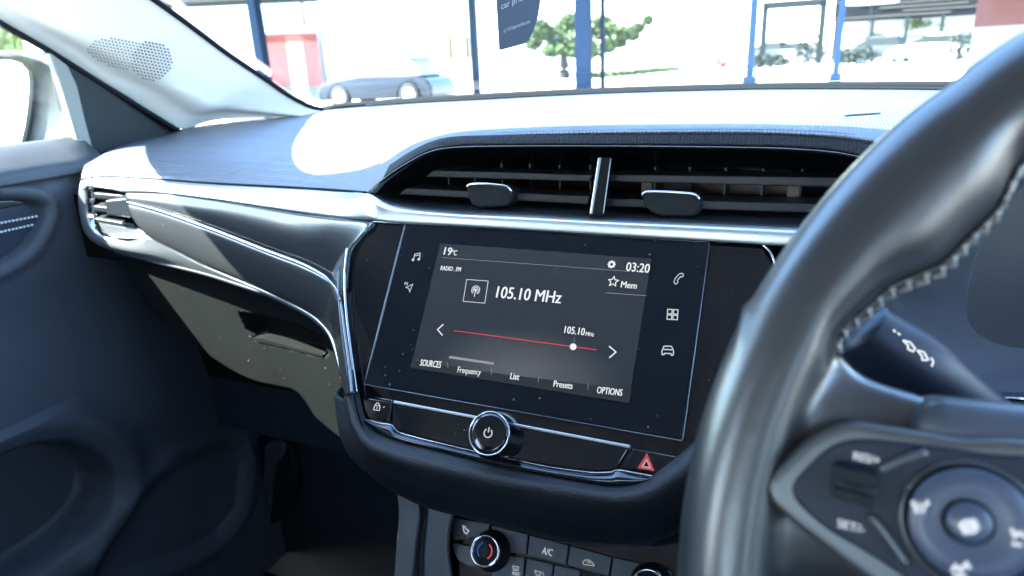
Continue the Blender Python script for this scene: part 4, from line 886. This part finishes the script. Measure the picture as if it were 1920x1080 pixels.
# ================================================================== OUTSIDE
GZ = -.95
M_conc = mat('forecourt_concrete', (.36, .355, .34), .9, var=.15, bump=('noise', 3, .3, .01))
gnd = link('ground', mesh('m', [(-600, -600, GZ), (600, -600, GZ), (600, 600, GZ), (-600, 600, GZ)], [(0, 1, 2, 3)]), M_conc, None, smooth=False); gnd['kind'] = 'structure'; gnd['label'] = 'pale sunlit concrete forecourt'
def far(x, y, D): return CAM + ray(x, y)*D
def foot(x, D, y=80): p = far(x, y, D); return V((p.x, p.y, GZ))
def cyl(o, r, h, seg=16): return lathe(o, V((0, 0, 1)), [(r, 0), (r, h)], seg)
M_dk = mat('dark_painted_steel', (.007, .009, .009), .7, spec=.12)
M_bpost = mat('blue_steel_paint', (.007, .022, .055), .65, spec=.12, var=.15)
M_bgrey = mat('grey_steel', (.022, .026, .027), .6, spec=.15, var=.1)
def post(x, D, wd, ht, lab, y=80, plate=0):
    f = foot(x, D, y); e = empty('steel_post', f, lab, 'post', 'blue steel posts outside the windscreen')
    link('shaft', boxes([(f.x-wd/2, f.x+wd/2, f.y-wd/2, f.y+wd/2, GZ+.02, GZ+ht)]), M_bpost, e, smooth=False)
    link('base_plate', boxes([(f.x-wd, f.x+wd, f.y-wd, f.y+wd, GZ, GZ+.02)]), M_bpost, e, smooth=False)
    if plate: link('base_collar', boxes([(f.x-wd*.9, f.x+wd*.9, f.y-wd*.9, f.y+wd*.9, GZ+.02, GZ+plate)]), M_bpost, e, smooth=False)
    return f
CH = 2.78
post(487, 9, .13, CH, 'leftmost blue post, leaning past the lower left windscreen corner')
post(889, 15, .14, CH, 'thin blue post left of the hanging card')
post(1094, 5.6, .115, CH, 'thickest blue post, in front of the green tree')
post(1130, 12, .075, CH, 'slim blue post just right of the thickest one')
post(1410, 19, .20, CH, 'blue post with a stout foot beside the red low car', plate=.35)
post(1573, 21, .19, CH, 'blue post left of the white rounded canopy', plate=.25)
# forecourt canopy roof carried by the posts
cpn = [far(200, 100, 17.3), far(2500, 30, 17.3), far(2500, 30, 4.0), far(-200, 100, 4.0)]  # near part of the slab, out of view, extended to shade the posts
cpl = [V((p.x, p.y, GZ+CH+.16)) for p in cpn]
can = empty('forecourt_canopy', V((cpl[0].x, cpl[0].y, GZ+CH)), 'grey flat canopy roof over the blue posts along the top of the windscreen', 'canopy')
link('roof_slab', poly(cpl, .14, V((0, 0, 1))), M_bgrey, can, smooth=False)
for a, b in ((cpl[0], cpl[1]), (far(700, 90, 16.6), far(900, 90, 16.9))):
    link('edge_beam', tube([[V((a.x, a.y, GZ+CH+.02)), V((b.x, b.y, GZ+CH+.02))]], .10, 8), M_bgrey, can)
M_white = mat('white_render', (.62, .62, .60), .8, var=.05); M_redw = mat('red_render', (.34, .10, .09), .8, var=.15)
M_tile = mat('grey_roof_sheet', (.10, .11, .12), .7); M_winout = mat('window_dark', (.02, .025, .03), .1, spec=.6); M_yel = mat('ochre_trim', (.10, .055, .010), .8)
def frame_at(x, D, y=80):                            # local axes facing the camera at a picture column
    f = foot(x, D, y); d = V((ray(x, y).x, ray(x, y).y, 0)).normalized(); r = V((d.y, -d.x, 0)); return f, r, d
def obx(f, r, d, l):                                 # boxes in a local frame: (x0,x1,depth0,depth1,z0,z1)
    bm = bmesh.new()
    for (x0, x1, y0, y1, z0, z1) in l:
        a = [bm.verts.new(f+r*x+d*y+V((0, 0, z))) for z in (z0, z1) for y in (y0, y1) for x in (x0, x1)]
        for q_ in ((0, 1, 3, 2), (4, 6, 7, 5), (0, 4, 5, 1), (2, 3, 7, 6), (0, 2, 6, 4), (1, 5, 7, 3)): bm.faces.new([a[i] for i in q_])
    bmesh.ops.recalc_face_normals(bm, faces=bm.faces); me = bpy.data.meshes.new('m'); bm.to_mesh(me); bm.free(); return me
# white building with red porch
f, r, d = frame_at(560, 24, 100)
b1 = empty('showroom_building', f, 'white building with a red walled porch under a low overhanging roof', 'building')
link('wall', obx(f, r, d, [(-6, -.95, 2.2, 9, 0, 5.5), (.95, 5.2, 2.2, 9, 0, 2.4), (-.95, .95, 2.6, 9, 0, 5)]), M_white, b1, smooth=False)
link('porch_wall', obx(f, r, d, [(-1.25, -.42, 1.9, 2.1, .55, 2.35), (.18, .75, 1.9, 2.1, .45, 2.35), (-1.25, .75, 1.9, 2.1, 2.1, 2.4)]), M_redw, b1, smooth=False)
link('door', obx(f, r, d, [(-.42, .18, 2.02, 2.1, 0, 2.1)]), M_white, b1, smooth=False)
link('roof', obx(f, r, d, [(-2.5, 1.35, .2, 2.2, 2.42, 2.58)]), M_white, b1, smooth=False)
rp = [f+r*.65+d*1+V((0, 0, 3.1)), f+r*1.3+d*.3+V((0, 0, 2.62)), f+r*1.3+d*2+V((0, 0, 2.62)), f+r*.65+d*2+V((0, 0, 3.1))]
link('roof', poly(rp, .06, V((.3, 0, 1))), M_tile, b1, smooth=False)
link('downpipe', obx(f, r, d, [(.30, .42, 2.1, 2.2, 2.6, 5.2)]), M_yel, b1, smooth=False)
f, r, d = frame_at(850, 40, 110)
b2 = empty('pale_building', f, 'long pale building with two narrow ochre windows left of the hanging card', 'building')
link('wall', obx(f, r, d, [(-9, 7, 0, 8, 0, 4.5)]), M_white, b2, smooth=False)
for x in (-.25, .75): link('window', obx(f, r, d, [(x, x+.25, -.05, .02, 1.3, 2.5)]), M_yel, b2, smooth=False)
link('canopy_blade', obx(f, r, d, [(-4.2, -3.2, -.6, 0, 3.3, 3.38)]), M_tile, b2, smooth=False)
link('bench_slab', obx(f, r, d, [(-.2, .6, -.5, -.1, .55, .63)]), M_bgrey, b2, smooth=False)
# dark slatted facade and red wall on the right
f, r, d = frame_at(1700, 55, 40)
b3 = empty('slatted_building', f, 'dark brown building with horizontal boards behind the white car', 'building')
link('wall', obx(f, r, d, [(-5.5, 6.5, .2, 8, 3.0, 6.5)]), mat('dark_boards', (.006, .006, .0065), .9, spec=.05, var=.3), b3, smooth=False)
link('boards', obx(f, r, d, [(-5.5+1.7*((i*7) % 4), 3.0+1.1*((i*5) % 3), .05, .15, 3.1+i*.32, 3.22+i*.32) for i in range(11)]), mat('weathered_boards', (.020, .015, .010), .8, var=.4), b3, smooth=False)
link('pier', obx(f, r, d, [(x, x+.28, .1, .5, 0, 3.0) for x in (-5.4, -2.6, -.1, 2.4, 5.2)]), M_dk, b3, smooth=False)
link('back_wall', obx(f, r, d, [(-5.5, 6.5, 7, 8, 0, 3.0)]), M_white, b3, smooth=False)
f, r, d = frame_at(1935, 15.5, 40)
b4 = empty('red_wall_panel', f, 'faded red wall panel at the top right edge of the windscreen', 'wall')
link('panel', obx(f, r, d, [(-1.12, 2, 0, .2, 1.35, 2.75)]), mat('red_panel', (.34, .13, .125), .7), b4, smooth=False); link('plinth', obx(f, r, d, [(-1.12, 2, .02, .2, 0, 1.35)]), M_white, b4, smooth=False)
# steel frame shelter
f, r, d = frame_at(1487, 42, 80)
sh = empty('steel_shelter', f, 'open grey steel shelter frame between the two right hand posts', 'shelter')
link('leg', obx(f, r, d, [(-1.95, -1.58, 0, .3, 0, 3.6)]), M_dk, sh, smooth=False); link('leg', obx(f, r, d, [(1.38, 1.75, 0, .3, 0, 3.6)]), M_dk, sh, smooth=False)
link('beam', obx(f, r, d, [(-1.95, 1.75, 0, .3, 3.36, 3.80)]), M_dk, sh, smooth=False); link('side_beam', obx(f, r, d, [(1.45, 1.68, .3, 4, 3.2, 3.4), (.5, 1.7, .1, .3, 1.55, 1.75)]), M_dk, sh, smooth=False)
# white rounded canopy
f, r, d = frame_at(1626, 30, 80)
ca = empty('white_parasol', f, 'white rounded parasol canopy above the parked cars on the right', 'parasol')
link('canopy', lathe(f+V((0, 0, 2.75)), V((0, 0, 1)), [(1.05, 0), (1.03, .12), (.9, .40), (.55, .62), (.01, .70)], 32), mat('parasol_cloth', (.75, .75, .73), .8), ca)
link('pole', cyl(f, .03, 2.8, 10), M_bgrey, ca)
M_winf = mat('far_window', (.012, .014, .016), .2)
# trees and bushes
def leafmat(name, c):
    m = mat(name, c, .6, spec=.3); t = m.node_tree; N, L = t.nodes, t.links; b = N['Principled BSDF']
    gi = N.new('ShaderNodeNewGeometry'); hs = N.new('ShaderNodeHueSaturation'); hs.inputs['Color'].default_value = (*c, 1)
    mr = N.new('ShaderNodeMapRange'); mr.inputs['To Min'].default_value = .5; mr.inputs['To Max'].default_value = 1.6
    L.new(gi.outputs['Random Per Island'], mr.inputs[0]); L.new(mr.outputs[0], hs.inputs['Value']); L.new(hs.outputs[0], b.inputs['Base Color']); return m
M_leaf = leafmat('leaf_green', (.042, .062, .012)); M_leaf2 = leafmat('leaf_yellow_green', (.09, .13, .02)); M_bark = mat('bark', (.025, .021, .016), .9)
def leaves(blobs, n, size):
    bm = bmesh.new()
    for _ in range(n):
        c, rx, rz = random.choice(blobs); d3 = V((random.gauss(0, 1), random.gauss(0, 1), random.gauss(0, 1))).normalized()*random.random()**.4
        p = c+V((d3.x*rx, d3.y*rx, d3.z*rz)); a = V((random.uniform(-1, 1), random.uniform(-1, 1), random.uniform(-1, 1))).normalized(); b = a.cross(V((random.uniform(-1, 1), random.uniform(-1, 1), random.uniform(-1, 1)))).normalized(); s = size*random.uniform(.6, 1.4)
        bm.faces.new([bm.verts.new(p+a*s), bm.verts.new(p+b*s*.5), bm.verts.new(p-a*s), bm.verts.new(p-b*s*.5)])
    me = bpy.data.meshes.new('m'); bm.to_mesh(me); bm.free(); return me
def tree(x, D, blobs, n, lab, yb=80, size=.12, m=None, th=1.5):
    f = foot(x, D, yb); t = empty('tree', f, lab, 'tree'); B = [(far(a, b, D+random.uniform(-.8, .8)), rx, rz) for a, b, rx, rz in blobs]
    link('crown', leaves(B, n, size), m or M_leaf, t, smooth=False)
    top = V((f.x, f.y, f.z+th)); paths = [resample([f, f.lerp(top, .5)+V((.05, 0, 0)), top], 12)]+[[top, c.lerp(top, .15)] for c, _, _ in B[:6]]
    link('trunk', tube(paths[:1], [.36-.018*i for i in range(12)], 10), M_bark, t); link('limbs', tube(paths[1:], .05, 6), M_bark, t); return t
tree(1056, 36, [(1020,62,.7,.5),(1035,95,.6,.35),(1060,50,.8,.5),(1085,75,.8,.55),(1110,60,.8,.6),(1070,95,.7,.35),(1110,95,.7,.4),(1140,55,.6,.5),(1170,60,.6,.35),(1050,75,.7,.5),(1140,85,.5,.4),(1215,38,.3,.25),(1195,52,.4,.25),(1000,80,.5,.4),(1010,50,.6,.4),(1075,35,.7,.3),(1130,40,.6,.3),(1090,100,.6,.3),(1160,80,.5,.3),(1185,68,.45,.25)], 9000, 'small green tree with a low spreading crown right of the hanging card', 100, .12, M_leaf, 1.25)
tree(-60, 22, [(-20,80,1.0,.8),(-90,90,1.2,1.0),(5,78,.6,.4)], 1500, 'yellow green tree beyond the exterior mirror on the far left', 100, .12, M_leaf2, 1.6)
tree(1950, 60, [(1640,72,.9,.5),(1720,45,1.2,.5),(1790,42,1.0,.5)], 700, 'strip of pale green foliage behind the white car', 80, .14, M_leaf2, 1.5)
def shrub(x, D, w_, h_, lab, m=None):
    f, r, d = frame_at(x, D, 90); e = empty('shrub', f, lab, 'shrub')
    link('foliage', leaves([(f+r*(-w_+2*w_*i/9)+V((0, 0, h_*.5)), w_*.35, h_*.5) for i in range(10)], 900, .10), m or M_leafd, e, smooth=False)
    link('stem', tube([[f+r*a, f+r*a*1.5+V((0, 0, h_*.7))] for a in (-w_*.5, 0, w_*.5)], .02, 5), M_bark, e)
M_leafd = leafmat('leaf_grey_green', (.018, .024, .015))
shrub(1604, 36, .9, 1.0, 'dull grey green shrub right of the thin far post'); shrub(1446, 38, .8, .8, 'dark shrub at the foot of the steel shelter'); shrub(1520, 44, .9, 1.5, 'dark shrub inside the steel shelter frame')
shrub(1830, 34, 1.0, 1.5, 'dark shrub at the right end beside the red wall panel')
f, r, d = frame_at(1190, 34, 100)
hb = []
for i in range(30): hb.append((f+r*(-2.6+i*.16)+V((0, 0, .14+.006*i)), .3, .13))
hg = link('hedge', leaves(hb, 2200, .09), M_leaf, None, smooth=False); tag(hg, 'low clipped green hedge at the foot of the small tree', 'hedge')
# low kerb wall by the hedge
f, r, d = frame_at(1260, 14, 150)
kw = link('kerb_wall', obx(f, r, d, [(-3.2, 2.6, 0, .3, 0, .22)]), mat('kerb_stone', (.10, .095, .09), .8, var=.2), None, smooth=False); tag(kw, 'low dark kerb wall just beyond the bonnet', 'wall')
# parked cars
M_wincar = mat('car_glass_sky_pale', (.2, .21, .22), .06, spec=.6)  # pale base colour stands in for bright sky reflected in the windows
def make_car(x, D, yaw, c, lab, yb=100, wheelc=(.55, .55, .55), L=4.1, Hh=1.45, name='parked_car', gm=None):
    f = foot(x, D, yb); e = empty(name, f, lab, 'car', 'cars parked beyond the forecourt'); Mx = Matrix.Translation(f) @ Matrix.Rotation(yaw, 4, 'Z')
    Wd = 1.72; mp = mat('car_paint', c, .35, spec=.3, coat=.25)
    low = [(-.5, .22), (-.5, .55), (-.46, .80), (-.34, .93), (.12, .95), (.34, .86), (.46, .70), (.5, .50), (.5, .22)]
    bm = bmesh.new(); pr = []
    def arch(cx):
        return [(cx/L+.36/L*math.cos(a), .22+.40*math.sin(a)) for a in [math.radians(d_) for d_ in range(0, 181, 20)]]
    prof = [(p[0]*L, p[1]/1.45*Hh) for p in low]+[(p[0]*L, p[1]) for p in arch(L*.30)]+[(p[0]*L, p[1]) for p in arch(-L*.31)]
    for s in (-1, 1): pr.append([bm.verts.new((px, s*Wd/2*(1-.06*max(0, pz-.6)/.4), pz)) for px, pz in prof])
    k = len(prof)
    for i in range(k): bm.faces.new((pr[0][i], pr[0][(i+1) % k], pr[1][(i+1) % k], pr[1][i]))
    bm.faces.new(pr[0]); bm.faces.new(pr[1]); bmesh.ops.recalc_face_normals(bm, faces=bm.faces); bmesh.ops.transform(bm, matrix=Mx, verts=bm.verts)
    me = bpy.data.meshes.new('m'); bm.to_mesh(me); bm.free(); o = link('body', me, mp, e, smooth=False); bevel(o, .05, 3)
    def cab(z0, z1, s0, s1, x0, x1, x2, x3, m, nm):
        vs_ = [Mx @ V(p) for p in ((x0*L, -s0, z0), (x3*L, -s0, z0), (x3*L, s0, z0), (x0*L, s0, z0), (x1*L, -s1, z1), (x2*L, -s1, z1), (x2*L, s1, z1), (x1*L, s1, z1))]
        o = link(nm, prism4(vs_[:4], vs_[4:]), m, e, smooth=False); bevel(o, .04, 3)
    cab(.90/1.45*Hh, Hh-.08, .80, .64, -.42, -.33, .02, .26, gm or M_wincar, 'window'); cab(Hh-.09, Hh, .66, .60, -.345, -.31, .0, .035, mp, 'roof')
    wm = mat('tyre', (.012, .012, .012), .8); hm = mat('wheel_trim', wheelc, .4, metal=.3)
    for cx in (L*.30, -L*.31):
        for s in (-1, 1):
            o_ = Mx @ V((cx, s*(Wd/2-.10), .31)); ax = (Mx.to_3x3() @ V((0, s, 0)))
            wl = link('wheel', lathe(o_-ax*.1, ax, [(.20, 0), (.31, .01), (.31, .19), (.22, .21), (.20, .19)], 28), wm, e); link('rim', lathe(o_+ax*.095, ax, [(.20, 0), (.17, .03), (.05, .02), (.01, .03)], 20), hm, wl)
    for s in (-1, 1):
        o_ = [Mx @ V((L*.485, s*.55+a*.17, .62+b*.07)) for a, b in ((-1, -1), (1, -1), (1, 1), (-1, 1))]; link('headlight', poly(o_, .08, Mx.to_3x3() @ V((1, 0, .2))), M_winout, e, smooth=False)
    return e
make_car(722, 19.5, math.radians(186), (.006, .009, .020), 'dark blue parked car with pale wheels low at the left of the windscreen', 130, (.7, .7, .7), 3.6, 1.3)
make_car(560, 34, math.radians(186), (.6, .66, .70), 'pale blue parked car beside the red walled porch', 130, L=3.9)
make_car(1745, 37, math.radians(165), (.70, .70, .70), 'white parked car in front of the slatted building', 75, gm=M_dk)
make_car(1637, 40, math.radians(165), (.022, .024, .026), 'dark grey parked car left of the white one on the right', 80, gm=M_dk)
make_car(1493, 46, math.radians(-95), (.65, .65, .65), 'white parked car seen head on under the steel shelter', 80, gm=M_dk)
make_car(1378, 44, math.radians(165), (.45, .04, .03), 'low red parked car just left of the post with the stout foot', 80, L=3.4, Hh=1.0)
make_car(1440, 50, math.radians(150), (.012, .014, .016), 'dark parked car half hidden behind the post with the stout foot', 80, Hh=1.5, gm=M_dk)
bpy.context.view_layer.update()
